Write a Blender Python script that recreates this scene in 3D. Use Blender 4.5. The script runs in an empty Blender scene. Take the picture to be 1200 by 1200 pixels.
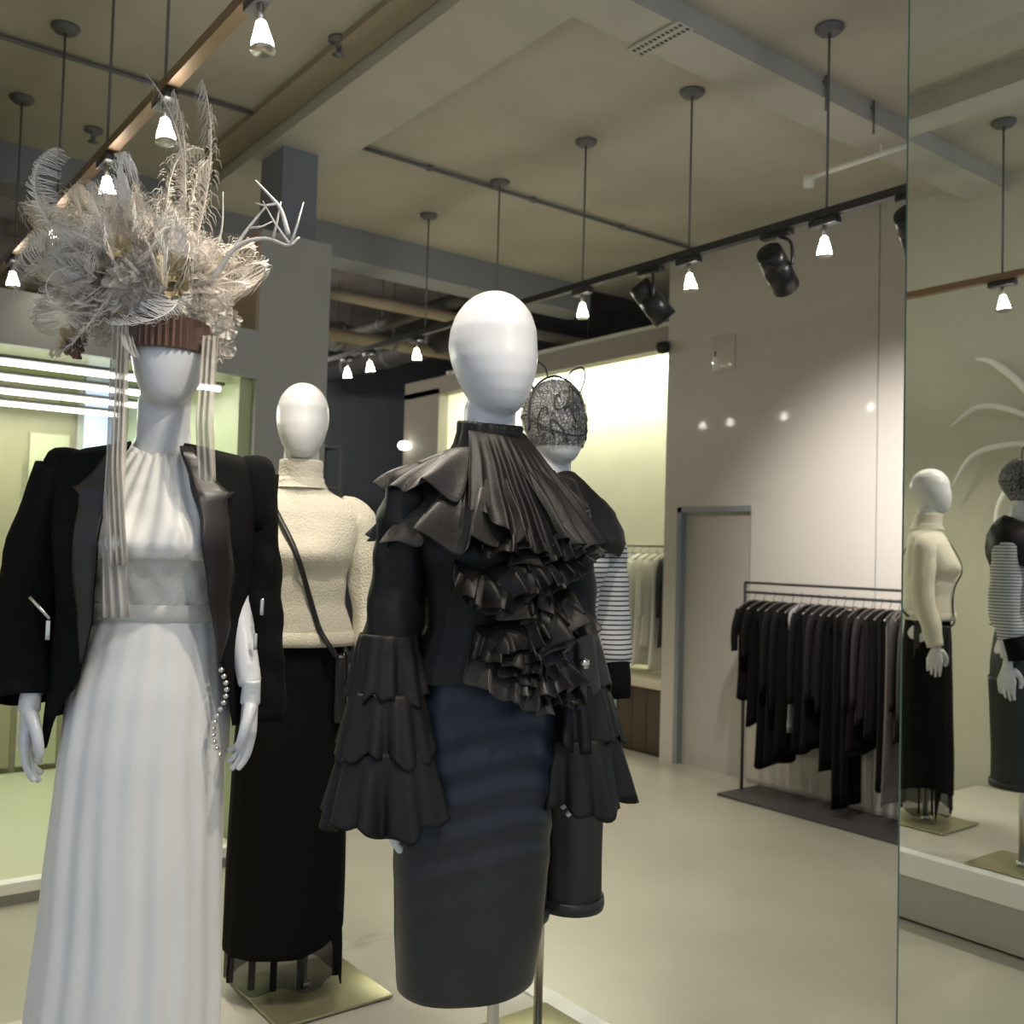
import bpy, bmesh, math, random
from mathutils import Vector, Matrix, noise
PI = math.pi
S = bpy.context.scene
COL = S.collection
random.seed(7)

# ------------------------------------------------------------------ camera
PITCH, ROLL, YAW = math.atan(45/1150), 0.028, math.radians(-37.5)
Fh = Vector((math.sin(-YAW), math.cos(YAW), 0)); Rh = Vector((Fh.y, -Fh.x, 0))
Fw = Fh*math.cos(PITCH) + Vector((0, 0, math.sin(PITCH)))
Up = Rh.cross(Fw)
cr = Rh*math.cos(ROLL) + Up*math.sin(ROLL); cu = Up*math.cos(ROLL) - Rh*math.sin(ROLL)
cam = bpy.data.cameras.new('camera'); cam.lens = 34.5; cam.sensor_width = 36; cam.clip_start = .05
co = bpy.data.objects.new('camera', cam); COL.objects.link(co)
M = Matrix((cr, cu, -Fw)).transposed().to_4x4(); M.translation = (0, 0, 1.6)
co.matrix_world = M
S.camera = co
cam.dof.use_dof = True; cam.dof.focus_distance = 2.1; cam.dof.aperture_fstop = 5.0

# ------------------------------------------------------------------ world, exposure, lights
S.view_settings.view_transform = 'Standard'; S.view_settings.look = 'None'
S.view_settings.gamma = 1; S.view_settings.use_curve_mapping = False
S.view_settings.exposure = 0.24
w = bpy.data.worlds.new('daylight'); S.world = w; w.use_nodes = True
bg = w.node_tree.nodes['Background']; bg.inputs[0].default_value = (.74, .84, 1, 1); bg.inputs[1].default_value = 0.55
S.cycles.max_bounces = 7; S.cycles.transparent_max_bounces = 16
S.cycles.sample_clamp_indirect = 4; S.cycles.use_denoising = True

def light(kind, loc, power, color=(1, .93, .82), size=.1, rot=None, aim=None, angle=70, blend=.7, sy=None):
    d = bpy.data.lights.new('light', kind); d.energy = power; d.color = color
    if kind == 'AREA':
        d.size = size
        if sy: d.shape = 'RECTANGLE'; d.size_y = sy
    elif kind == 'SPOT': d.spot_size = math.radians(angle); d.spot_blend = blend; d.shadow_soft_size = size
    else: d.shadow_soft_size = size
    o = bpy.data.objects.new('light', d); COL.objects.link(o); o.location = loc
    if aim is not None:
        o.rotation_euler = (Vector(aim)-Vector(loc)).to_track_quat('-Z', 'Y').to_euler()
    elif rot: o.rotation_euler = rot
    return o

# ------------------------------------------------------------------ materials
def mat(name, col, rough=.6, metal=0, bump=0, bscale=60, var=0, vscale=3, coat=0, emit=None, est=1, alpha=1, spec=.5, sheen=0, trans=0, stretch=None, coatr=.05):
    m = bpy.data.materials.new(name); m.use_nodes = True; nt = m.node_tree; b = nt.nodes['Principled BSDF']
    b.inputs['Base Color'].default_value = (*col, 1); b.inputs['Roughness'].default_value = rough
    b.inputs['Metallic'].default_value = metal; b.inputs['Specular IOR Level'].default_value = spec
    b.inputs['Coat Weight'].default_value = coat; b.inputs['Coat Roughness'].default_value = coatr
    b.inputs['Sheen Weight'].default_value = sheen; b.inputs['Alpha'].default_value = alpha
    b.inputs['Transmission Weight'].default_value = trans
    if emit: b.inputs['Emission Color'].default_value = (*emit, 1); b.inputs['Emission Strength'].default_value = est
    tc = nt.nodes.new('ShaderNodeTexCoord'); src = tc.outputs['Object']
    if stretch:
        mp = nt.nodes.new('ShaderNodeMapping'); mp.inputs['Scale'].default_value = stretch
        nt.links.new(src, mp.inputs[0]); src = mp.outputs[0]
    if var:
        n = nt.nodes.new('ShaderNodeTexNoise'); n.inputs['Scale'].default_value = vscale; n.inputs['Detail'].default_value = 5
        nt.links.new(src, n.inputs[0])
        r = nt.nodes.new('ShaderNodeMapRange'); r.inputs[1].default_value = .3; r.inputs[2].default_value = .7
        r.inputs[3].default_value = 1-var; r.inputs[4].default_value = 1+var
        nt.links.new(n.outputs[0], r.inputs[0])
        v = nt.nodes.new('ShaderNodeVectorMath'); v.operation = 'SCALE'; v.inputs[0].default_value = col
        nt.links.new(r.outputs[0], v.inputs['Scale']); nt.links.new(v.outputs[0], b.inputs['Base Color'])
    if bump:
        n = nt.nodes.new('ShaderNodeTexNoise'); n.inputs['Scale'].default_value = bscale; n.inputs['Detail'].default_value = 3
        nt.links.new(src, n.inputs[0])
        u = nt.nodes.new('ShaderNodeBump'); u.inputs['Strength'].default_value = bump; u.inputs['Distance'].default_value = .01
        nt.links.new(n.outputs[0], u.inputs['Height']); nt.links.new(u.outputs[0], b.inputs['Normal'])
    return m

def holes(m, kind, scale, lo, hi, amin=0., amax=1.):
    """drives alpha with a texture (lace, tulle)"""
    nt = m.node_tree; b = nt.nodes['Principled BSDF']; tc = nt.nodes.new('ShaderNodeTexCoord')
    if kind == 'lace':
        t = nt.nodes.new('ShaderNodeTexVoronoi'); t.feature = 'DISTANCE_TO_EDGE'
    else: t = nt.nodes.new('ShaderNodeTexNoise'); t.inputs['Detail'].default_value = 6
    t.inputs['Scale'].default_value = scale; nt.links.new(tc.outputs['Object'], t.inputs[0])
    r = nt.nodes.new('ShaderNodeMapRange'); r.inputs[1].default_value = lo; r.inputs[2].default_value = hi
    r.inputs[3].default_value = amax if kind == 'lace' else amin; r.inputs[4].default_value = amin if kind == 'lace' else amax
    nt.links.new(t.outputs[0], r.inputs[0]); nt.links.new(r.outputs[0], b.inputs['Alpha'])
    return m

def stripes(name, a, c, period, duty, axis=2):
    m = mat(name, a, .85); nt = m.node_tree; b = nt.nodes['Principled BSDF']
    tc = nt.nodes.new('ShaderNodeTexCoord'); sp = nt.nodes.new('ShaderNodeSeparateXYZ'); nt.links.new(tc.outputs['Object'], sp.inputs[0])
    d = nt.nodes.new('ShaderNodeMath'); d.operation = 'DIVIDE'; d.inputs[1].default_value = period; nt.links.new(sp.outputs[axis], d.inputs[0])
    f = nt.nodes.new('ShaderNodeMath'); f.operation = 'FRACT'; nt.links.new(d.outputs[0], f.inputs[0])
    g = nt.nodes.new('ShaderNodeMath'); g.operation = 'GREATER_THAN'; g.inputs[1].default_value = duty; nt.links.new(f.outputs[0], g.inputs[0])
    x = nt.nodes.new('ShaderNodeMix'); x.data_type = 'RGBA'; x.inputs[6].default_value = (*a, 1); x.inputs[7].default_value = (*c, 1)
    nt.links.new(g.outputs[0], x.inputs[0]); nt.links.new(x.outputs[2], b.inputs['Base Color'])
    return m

FLOOR = mat('polished_concrete', (.39, .378, .308), .28, var=.07, vscale=1.6, bump=.02, bscale=30, spec=.4)
CEIL = mat('painted_concrete', (.46, .432, .36), .8, var=.12, vscale=1.3, bump=.15, bscale=9)
BEAM = mat('beam_paint', (.48, .465, .41), .7, var=.06, vscale=4, bump=.08, bscale=14)
WALLG = mat('glossy_lacquer_wall', (.50, .47, .42), .34, coat=.6, coatr=.06, var=.02)
DOORM = mat('door_lacquer', (.38, .355, .325), .35, coat=.3, coatr=.1)
DOORF = mat('door_frame_metal', (.26, .28, .30), .4, metal=.3)
GREY = mat('grey_panel', (.38, .38, .365), .55, var=.03)
WARMLIT = mat('warm_lit_panel', (.38, .29, .19), .6, var=.05)
GREEN = mat('green_glass_panel', (.50, .57, .34), .5, coat=.15, coatr=.3, var=.04, vscale=2)
OLIVE = mat('olive_panel', (.30, .285, .185), .4, var=.05)
GCEIL = mat('green_ceiling_panel', (.30, .33, .12), .3)
CREAMW = mat('niche_wall', (.74, .74, .58), .55, var=.03)
DARKV = mat('dark_ceiling', (.20, .18, .165), .85, var=.2, vscale=2)
DBLUE = mat('dark_back_wall', (.20, .22, .25), .6, var=.08)
LWALL = mat('greenish_wall', (.55, .54, .44), .6, var=.03)
PLATT = mat('platform_top', (.52, .50, .43), .35, var=.06, vscale=2.5)
PLATE_ = mat('platform_edge', (.85, .85, .80), .35)
PLATF = mat('platform_face', (.40, .40, .35), .5, var=.03)
STEEL = mat('brushed_steel', (.62, .60, .55), .28, metal=1, bump=.03, bscale=200)
BRONZE = mat('bronze_plate', (.42, .39, .24), .3, metal=.6, var=.06)
DMETAL = mat('dark_metal', (.05, .05, .052), .42, metal=.4)
BLKPL = mat('black_spotlight_metal', (.018, .019, .022), .35, metal=.3)
COPPER = mat('copper_track', (.30, .20, .13), .4, metal=.6)
GREYM = mat('grey_rod', (.16, .16, .17), .5, metal=.3)
BULB = mat('lit_bulb', (1, .95, .85), .3, emit=(1, .93, .82), est=30)
TUBE = mat('lit_tube', (1, 1, .95), .3, emit=(.98, 1, .86), est=9)
LAMPG = mat('lit_globe', (1, 1, .95), .3, emit=(1, .98, .9), est=5)
SKIN = mat('white_mannequin_gloss', (.66, .665, .665), .36, coat=.2, coatr=.15)
BLACK = mat('black_wool', (.006, .006, .0055), .9, bump=.1, bscale=300, spec=.12)
SATIN = mat('black_satin', (.022, .018, .016), .36, spec=.4, bump=.03, bscale=20)
RUFF = mat('black_organza', (.024, .0195, .015), .42, spec=.4, sheen=.15, bump=.12, bscale=60)
RUFFB = mat('black_crepe', (.009, .008, .007), .5, spec=.28, bump=.12, bscale=50)
LINING = mat('grey_satin_lining', (.19, .19, .20), .35)
LEATH = mat('charcoal_coated_fabric', (.026, .027, .026), .42, spec=.35, bump=.06, bscale=9)
NAVY = mat('navy_satin', (.017, .023, .036), .34, spec=.4, stretch=(1, 1, 3), bump=.12, bscale=9)
def two_tone(name, low, high, z0, z1, **k):
    m = mat(name, low, **k); nt = m.node_tree; b = nt.nodes['Principled BSDF']
    tc = nt.nodes.new('ShaderNodeTexCoord'); sp = nt.nodes.new('ShaderNodeSeparateXYZ'); nt.links.new(tc.outputs['Object'], sp.inputs[0])
    r = nt.nodes.new('ShaderNodeMapRange'); r.inputs[1].default_value = z0; r.inputs[2].default_value = z1; nt.links.new(sp.outputs[2], r.inputs[0])
    x = nt.nodes.new('ShaderNodeMix'); x.data_type = 'RGBA'; x.inputs[6].default_value = (*low, 1); x.inputs[7].default_value = (*high, 1)
    nt.links.new(r.outputs[0], x.inputs[0]); nt.links.new(x.outputs[2], b.inputs['Base Color']); return m
SKIRTM = two_tone('navy_to_charcoal_skirt', (.026, .027, .026), (.014, .020, .033), .68, .86, rough=.38, spec=.38, bump=.06, bscale=9)
DRESS = mat('white_crepe', (.80, .785, .73), .55, sheen=.2, bump=.04, bscale=120)
BODICE = mat('ivory_lace', (.67, .65, .59), .7, bump=.25, bscale=110, var=.05, vscale=30)
KNIT = mat('cream_knit', (.70, .655, .53), .9, sheen=.3, bump=.5, bscale=170)
SHEER = mat('sheer_black', (.02, .02, .02), .7, alpha=.45)
STRAP = mat('black_leather', (.012, .012, .012), .4)
STRIPE = stripes('striped_knit', (.60, .60, .58), (.05, .05, .055), .0135, .68)
LACE = holes(mat('black_lace', (.02, .02, .025), .7), 'lace', 120, .03, .2, .16, .95)
WIRE = mat('black_wire', (.03, .03, .02), .5)
TULLE = holes(mat('ivory_tulle', (.74, .68, .60), .8, sheen=.3, var=.15, vscale=18), 'noise', 34, .36, .66, .06, .8)
VEIL = mat('ivory_veil', (.66, .61, .53), .8, alpha=.5, stretch=(14, 14, .5), var=.2, vscale=3)
FEATH = mat('ostrich_feather', (.76, .71, .64), .75)
BRANCH = mat('pale_branch', (.60, .57, .53), .6, bump=.3, bscale=80)
BAND = mat('pleated_band', (.15, .085, .062), .6, var=.3, vscale=20, stretch=(1, 1, .2))
GOLD = mat('old_gold_flower', (.50, .40, .22), .6, var=.3, vscale=30)
ZIP = mat('silver_zip', (.75, .72, .62), .25, metal=1)
WOODD = mat('dark_brown_board', (.065, .045, .03), .5, var=.2, vscale=4, stretch=(1, 1, .3))
CTOP = mat('cream_counter', (.60, .56, .43), .4)
MATD = mat('dark_mat', (.045, .042, .042), .7, bump=.2, bscale=200)
HANG = mat('hanger_metal', (.16, .145, .13), .35, metal=.8)
PIPE = mat('warm_pipe', (.34, .27, .19), .45, var=.2)
MIRROR = mat('mirror_silver', (.86, .89, .86), .0, metal=1)
MEDGE = mat('green_glass_edge', (.10, .19, .16), .15)
GLOW = mat('daylit_window', (.5, .6, .8), .2, emit=(.55, .68, .95), est=.7)

# ------------------------------------------------------------------ builders
def mesh(verts, faces, m, smooth=True, mats=None):
    me = bpy.data.meshes.new('m'); me.from_pydata([tuple(v) for v in verts], [], faces)
    me.materials.append(m)
    if smooth: me.polygons.foreach_set('use_smooth', [True]*len(me.polygons))
    me.update(); return me

def link(name, me, parent=None, **p):
    o = bpy.data.objects.new(name, me); COL.objects.link(o)
    if parent: o.parent = parent
    for k, v in p.items(): o[k] = v
    return o

def thing(name, label, cat, loc=(0, 0, 0), rz=0, group=None):
    o = bpy.data.objects.new(name, None); COL.objects.link(o); o.location = loc; o.rotation_euler = (0, 0, rz)
    o.empty_display_size = .1
    tag(o, label, cat, group); return o

def tag(o, label, cat, group=None):
    o['label'] = label; o['category'] = cat
    if group: o['group'] = group
    return o

class G:
    """collects geometry for one mesh"""
    def __init__(s): s.v = []; s.f = []
    def add(s, v, f):
        n = len(s.v); s.v += [Vector(p) for p in v]; s.f += [tuple(i+n for i in q) for q in f]; return s
    def box(s, x0, x1, y0, y1, z0, z1, bev=0):
        if bev:
            bm = bmesh.new(); bmesh.ops.create_cube(bm, size=1)
            for v in bm.verts: v.co = Vector(((x0+x1)/2+v.co.x*(x1-x0), (y0+y1)/2+v.co.y*(y1-y0), (z0+z1)/2+v.co.z*(z1-z0)))
            bmesh.ops.bevel(bm, geom=bm.edges[:], offset=bev, segments=2, affect='EDGES', profile=.5)
            bm.verts.index_update()
            s.add([v.co.copy() for v in bm.verts], [[v.index for v in f.verts] for f in bm.faces]); bm.free(); return s
        return s.add([(x, y, z) for z in (z0, z1) for x, y in ((x0, y0), (x1, y0), (x1, y1), (x0, y1))],
                     [(3, 2, 1, 0), (4, 5, 6, 7), (0, 1, 5, 4), (1, 2, 6, 5), (2, 3, 7, 6), (3, 0, 4, 7)])
    def loft(s, rings, cap=True, wrap=True):
        n = len(rings[0]); v = [p for r in rings for p in r]; f = []
        m = n if wrap else n-1
        for i in range(len(rings)-1):
            for j in range(m):
                k = (j+1) % n; f.append((i*n+j, i*n+k, (i+1)*n+k, (i+1)*n+j))
        if cap and wrap:
            f.append(tuple(range(n-1, -1, -1))); f.append(tuple((len(rings)-1)*n+j for j in range(n)))
        return s.add(v, f)
    def tube(s, pts, rad, n=10, cap=True, flat=1, up=None):
        pts = [Vector(p) for p in pts]; R = []
        if not isinstance(rad, (list, tuple)): rad = [rad]*len(pts)
        a = None
        for i, p in enumerate(pts):
            t = (pts[min(i+1, len(pts)-1)]-pts[max(i-1, 0)]).normalized()
            if a is None:
                a = t.cross(Vector(up) if up else (Vector((0, 0, 1)) if abs(t.z) < .9 else Vector((0, 1, 0)))).normalized()
            a = (a - t*a.dot(t)).normalized(); b = t.cross(a)
            R.append([p+(a*math.cos(q)+b*math.sin(q)*flat)*rad[i] for q in [2*PI*k/n for k in range(n)]])
        return s.loft(R, cap)
    def build(s, name, m, parent=None, smooth=True, **p):
        return link(name, mesh(s.v, s.f, m, smooth), parent, **p)

def lathe(profile, n=20, c=(0, 0, 0)):
    return [[Vector((c[0]+r*math.cos(2*PI*k/n), c[1]+r*math.sin(2*PI*k/n), c[2]+z)) for k in range(n)] for r, z in profile]

def spline(pts, n):
    pts = [Vector(p) for p in pts]; out = []
    P = [pts[0]*2-pts[1]]+pts+[pts[-1]*2-pts[-2]]
    segs = len(pts)-1
    for k in range(n+1):
        u = k/n*segs; i = min(int(u), segs-1); t = u-i
        a, b, c, d = P[i:i+4]
        out.append(.5*((2*b)+(c-a)*t+(2*a-5*b+4*c-d)*t*t+(3*b-a-3*c+d)*t**3))
    return out

def lerp_table(tab, z):
    """tab: list of (z, a, b, c..) sorted descending z; smooth interpolation"""
    if z >= tab[0][0]: return tab[0][1:]
    for i in range(len(tab)-1):
        z1, z0 = tab[i][0], tab[i+1][0]
        if z >= z0:
            t = (z1-z)/(z1-z0); t = t*t*(3-2*t)*.5+t*.5
            return tuple(a+(b-a)*t for a, b in zip(tab[i][1:], tab[i+1][1:]))
    return tab[-1][1:]

def structure(name, g, m, parent=None):
    return g.build(name, m, parent, smooth=False, **({} if parent else {'kind': 'structure'}))

def solid(o, t=.003, off=0):
    md = o.modifiers.new('thickness', 'SOLIDIFY'); md.thickness = t; md.offset = off; return o
def subsurf(o, l=1):
    md = o.modifiers.new('smooth', 'SUBSURF'); md.levels = md.render_levels = l; return o
def remeshed(g, m, voxel, it=3):
    """bakes overlapping closed lofts into one continuous skin"""
    me = mesh(g.v, g.f, m); o = bpy.data.objects.new('tmp', me); COL.objects.link(o)
    r = o.modifiers.new('r', 'REMESH'); r.mode = 'VOXEL'; r.voxel_size = voxel; r.use_smooth_shade = True
    c = o.modifiers.new('s', 'SMOOTH'); c.iterations = it; c.factor = .5
    dg = bpy.context.evaluated_depsgraph_get(); me2 = bpy.data.meshes.new_from_object(o.evaluated_get(dg))
    bpy.data.objects.remove(o); me2.materials.clear(); me2.materials.append(m)
    me2.polygons.foreach_set('use_smooth', [True]*len(me2.polygons))
    return me2

def copy_tree(o, parent=None):
    c = o.copy(); COL.objects.link(c); c.parent = parent
    for ch in list(o.children): copy_tree(ch, c)
    return c

# ------------------------------------------------------------------ the shop shell
ZC = 3.91
XW = 5.66
structure('floor', G().box(-3, 9.5, -3, 13, -.1, 0), FLOOR)
structure('ceiling', G().box(-.6, 9.5, -.9, 6.4, ZC, ZC+.2), CEIL)
structure('ceiling_rear', G().box(-.6, 9.5, 6.4, 13, 4.35, 4.5), DARKV)
b = structure('trim_1', G().box(2.15, 2.57, -.9, 6.35, ZC-.1, ZC), BEAM)
b = structure('trim_2', G().box(-.6, 9.4, 2.79, 3.03, ZC-.102, ZC), BEAM)
b = structure('trim_3', G().box(-.6, XW-.01, 6.33, 6.62, ZC-.24, ZC+.44), mat('rear_beam_paint', (.27, .28, .30), .7))
b = structure('trim_4', G().box(1.41, 1.60, -.9, 2.785, ZC-.11, ZC), BEAM)
# ledge beside the long beam (a flat duct)
structure('trim_5', G().box(1.99, 2.14, 3.04, 6.3, ZC-.035, ZC), mat('duct_paint', (.30, .25, .18), .6))
# right-hand lacquered wall with the recessed door
g = G()
g.box(XW, XW+.12, -1, 4.55, 0, ZC); g.box(XW, XW+.12, 5.26, 5.40, 0, ZC); g.box(XW, XW+.12, 4.55, 5.26, 1.96, ZC)
structure('wall_right', g, WALLG)
g = G().box(XW, XW+.12, 8.7, 9.4, 0, 3.3); g.box(XW, XW+.14, 5.40, 9.4, 3.24, 3.42)
structure('wall_rear_right', g, mat('warm_grey_wall', (.27, .25, .20), .6))
dr = structure('door_1', G().box(XW+.055, XW+.095, 4.56, 5.25, 0, 1.94), DOORM)
structure('door_frame', G().box(XW-.004, XW+.10, 5.22, 5.262, 0, 1.97).box(XW-.004, XW+.10, 4.55, 5.262, 1.93, 1.972), DOORF, dr)
G().box(XW+.03, XW+.055, 4.60, 4.62, .92, 1.04, .004).build('door_handle', STEEL, dr)
structure('baseboard_right', G().box(XW-.006, XW, -.9, 4.54, 0, .03), mat('skirting', (.30, .28, .25), .5))
# lit niche behind that wall
g = G().box(6.45, 6.5, 5.3, 8.8, 0, 3.5); g.box(XW+.12, 6.5, 5.34, 5.40, 0, 3.5); g.box(XW+.12, 6.5, 8.7, 8.76, 0, 3.5); g.box(XW+.14, 6.5, 5.34, 8.76, 3.42, 3.5)
structure('wall_niche', g, CREAMW)
structure('wall_back', G().box(-1.2, 9.5, 12, 12.1, 0, 4.4), DBLUE)
structure('wall_far_right', G().box(9.4, 9.5, -1, 12, 0, 4.4), DBLUE)
structure('wall_left', G().box(.18, .28, 2.15, 4.3, 0, ZC), LWALL)
structure('wall_left_rear', G().box(-1.2, -1.1, 2.9, 12, 0, 4.4), OLIVE)
# low glossy wall end seams
g = G()
structure('trim_6', g.box(XW-.003, XW, 3.55, 3.556, 0, ZC).box(XW-.003, XW, 1.9, 1.906, 0, ZC), DOORF)

# column at the mouth of the green niche
col = structure('column', G().box(2.05, 2.46, 4.92, 5.42, 0, 3.27), GREY)
structure('warm_lit_side', G().box(2.035, 2.05, 4.925, 5.42, 2.725, 3.26), WARMLIT, col)  # warm light on the column's left side, put into a tan sheet
structure('upper_shaft', G().box(2.215, 2.425, 5.06, 5.36, 3.27, ZC), mat('blue_grey_paint', (.20, .22, .26), .7), col)

# ---- green niche on the left
NZ = 2.63
structure('wall_niche_left', G().box(-1.1, 2.1, 7.0, 7.08, 0, NZ), OLIVE)
sd = structure('wall_niche_side', G().box(1.98, 2.049, 4.97, 7.0, 0, NZ), GREEN)
structure('ceiling_niche', G().box(-1.1, 2.045, 4.95, 7.06, NZ, NZ+.05), GCEIL)
structure('trim_7', G().box(-1.1, 2.045, 4.9, 4.95, 2.47, 2.72), GREY)
for i, (a, c, mm) in enumerate(((1.38, 1.62, mat('pale_green_panel', (.45, .47, .32), .3)), (-.6, 1.34, OLIVE))):
    structure('trim_%d' % (9+i), G().box(a, c, 6.97, 6.998, .12, 2.1 if i else 2.28), mm)
wn = structure('window_1', G().box(1.66, 1.70, 6.95, 7.0, .9, 2.6).box(1.95, 1.975, 6.95, 7.0, .9, 2.6).box(1.70, 1.95, 6.95, 7.0, 1.84, 1.87).box(1.70, 1.95, 6.95, 7.0, .9, .94), GREY)
G().box(1.70, 1.95, 6.975, 6.985, .94, 1.84).build('pane', GLOW, wn, smooth=False)
G().box(1.70, 1.95, 6.975, 6.985, 1.87, 2.6).build('pane', GLOW, wn, smooth=False)
st = structure('floor_step', G().box(-1.05, 1.97, 4.76, 6.96, 0, .085), mat('pale_green_floor', (.56, .58, .42), .3))
structure('step_edge', G().box(-1.05, 1.97, 4.73, 4.80, .03, .093), PLATE_, st)
structure('step_riser', G().box(-1.05, 1.97, 4.728, 4.735, 0, .045), mat('step_riser_grey', (.24, .24, .20), .5), st)
# LED tubes
for i, yy in enumerate((5.12, 5.62, 6.15, 6.72)):
    o = thing('light_tube', ('frontmost', 'second', 'third', 'rearmost')[i]+' glowing white strip light under the green niche ceiling', 'strip light', (0, yy, 2.42), 0, 'strip lights in the green niche')
    x1 = 1.93 if i == 0 else 1.86
    G().tube([(-.9, 0, 0), (x1, 0, 0)], .013, 10).build('tube', TUBE, o)
    G().box(-.92, x1+.02, -.02, .02, .018, .035).build('housing', GREYM, o, smooth=False)
    G().tube([(-.3, 0, .03), (-.3, 0, NZ-2.42)], .004, 6).build('hanging_wire', GREYM, o)
    G().tube([(1.5, 0, .03), (1.5, 0, NZ-2.42)], .004, 6).build('hanging_wire', GREYM, o)
    light('AREA', (.6, yy, 2.395), 9, (.97, 1, .82), 2.2, rot=(0, 0, 0), sy=.05)
o = thing('sofa', 'small dark padded stool standing low on the pale step behind the tuxedo jacket', 'stool', (.30, 5.05, .085)); o.name = 'padded_stool'
g = G().box(-.30, .30, -.2, .2, .34, .46, .03); g.build('seat', STRAP, o)
for a, c in ((-.26, -.16), (.26, -.16), (-.26, .16), (.26, .16)): G().tube([(a, c, 0), (a, c, .35)], .015, 8).build('leg', STEEL, o)

# ---- rear zone: ducts, pipes, cable tray, shelf
def pipe_thing(name, label, pts, r, m, cat, flat=1, hang=None):
    o = thing(name, label, cat, pts[0])
    p0 = Vector(pts[0]); G().tube([Vector(p)-p0 for p in pts], r, 12, flat=flat).build('pipe_run', m, o)
    t = Vector(pts[-1])-p0
    for k in (.12, .3, .5, .7, .9):
        c = t*k; G().tube([c, c+Vector((0, 0, (hang or ZC)-p0.z))], .006, 6).build('hanger_rod', GREYM, o)
        G().tube([c-t.normalized()*.02, c+t.normalized()*.02], r*1.12, 12, flat=flat).build('clamp', GREYM, o)
    return o
pipe_thing('ceiling_pipe', 'warm-lit pipe just behind the blue-grey rear ceiling beam', [(1.2, 7.1, 3.62), (8.5, 7.1, 3.62)], .05, PIPE, 'pipe', hang=4.35)
pipe_thing('ceiling_pipe', 'second warm-lit pipe, farther back above the dark rear area', [(1.2, 8.3, 3.58), (8.5, 8.3, 3.58)], .06, PIPE, 'pipe', hang=4.35)
pipe_thing('ceiling_duct', 'broad grey duct crossing the dark rear ceiling', [(1.0, 9.3, 3.8), (8.5, 9.3, 3.8)], .2, mat('duct_grey', (.20, .20, .18), .5, var=.1), 'duct', hang=4.35, flat=.7)
pipe_thing('ceiling_duct', 'dark round duct running above the bright niche opening', [(5.35, 6.9, 3.68), (5.35, 11.5, 3.68)], .13, mat('dark_duct', (.055, .052, .05), .6), 'duct', hang=4.35)
pipe_thing('cable_tray', 'narrow dark cable tray above the dark rear ceiling near the niche', [(4.7, 6.9, 3.75), (4.7, 11.5, 3.75)], .06, mat('tray', (.09, .085, .08), .6), 'cable tray', hang=4.35)
# thin conduit on main ceiling
c = thing('ceiling_conduit', 'thin dark conduit running straight across the main ceiling', 'conduit', (-.5, 4.97, ZC-.02))
G().tube([(0, 0, 0), (2.64, 0, 0)], .012, 8).build('conduit_run', GREYM, c)
G().tube([(3.08, 0, 0), (6.1, 0, 0)], .012, 8).build('conduit_run', GREYM, c)
for k in (1, 2, 3.6, 4.4, 5.2): G().tube([(k, 0, 0), (k+.03, 0, 0)], .019, 8).build('clip', GREYM, c)
c = thing('perforated_grille', 'perforated air grille strip crossing underneath the ceiling beam at the top', 'air grille', (2.96, 2.91, ZC-.108))
G().box(-.05, .05, -.15, .15, -.006, .004, .002).build('plate', BEAM, c)
for a in (-.022, .022):
    for k in range(12):
        G().box(a-.009, a+.009, -.135+k*.0245-.006, -.135+k*.0245+.006, -.008, -.005).build('slot', DMETAL, c, smooth=False)
c = thing('ceiling_rail', 'short thin white rail under the beam beside the mirror top', 'rail', (4.62, 2.75, ZC-.16))
G().tube([(0, 0, 0), (0, .62, 0)], .014, 10).build('rail', PLATE_, c); G().tube([(0, .60, .02), (0, .60, -.05)], .03, 12).build('end_cap', PLATE_, c)
G().tube([(0, .15, 0), (0, .15, .055)], .006, 6).build('bracket', PLATE_, c)
for x, y, lab in ((1.4, 5.8, 'small round grey sprinkler head on the ceiling above the feathered headdress'), (2.0, 4.0, 'small dark sprinkler hanging beside the long ceiling beam at left')):
    c = thing('sprinkler', lab, 'sprinkler', (x, y, ZC-.04))
    G().loft(lathe([(.002, .04), (.05, .04), (.05, .025), (.012, .02), (.012, -.03), (.03, -.035), (.002, -.04)])).build('head', GREYM, c)
for (x, y, zz, lab) in ((3.95, 2.86, 0, 'short dark rod fixed to the side of the crossing beam'), (4.35, 2.86, 0, 'second short dark rod nearer the mirror beside the crossing beam')):
    c = thing('cable_drop', lab, 'rod', (x, 2.775, ZC-.17))
    G().tube([(0, 0, 0), (0, 0, .17)], .006, 6).build('rod', GREYM, c)
    G().tube([(0, 0, .14), (0, .02, .14)], .01, 6).build('clip', GREYM, c)
# glowing globe added on the rear wall in place of a reflected spotlight
c = thing('reflection_globe', 'small glowing white globe standing in for a reflected spotlight above the ruffled shoulder', 'lamp', (XW-.06, 9.28, 2.72))
G().loft(lathe([(.003, .05), (.05, .04), (.075, 0), (.05, -.04), (.003, -.05)])).build('globe', LAMPG, c)
G().tube([(0, 0, 0), (.06, 0, 0)], .02, 8).build('bracket', GREYM, c)
# dark sensor at wall corner, access panel
c = thing('security_camera', 'small black security camera at the corner of the bright niche', 'camera', (XW-.04, 5.42, 3.235))
G().loft(lathe([(.002, .045), (.05, .04), (.06, 0), (.045, -.035), (.002, -.05)])).build('dome', BLKPL, c)
G().box(-.02, .06, -.04, .04, .03, .05, .004).build('mount', GREYM, c)
c = thing('access_panel', 'faint flush access panel high on the lacquered wall above the door', 'panel', (XW-.004, 4.83, 3.12))
G().box(-.004, .003, -.11, .11, -.13, .13, .002).build('panel', WALLG, c); G().box(-.009, -.003, .07, .085, -.02, .02, .001).build('latch', GREYM, c)

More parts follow.
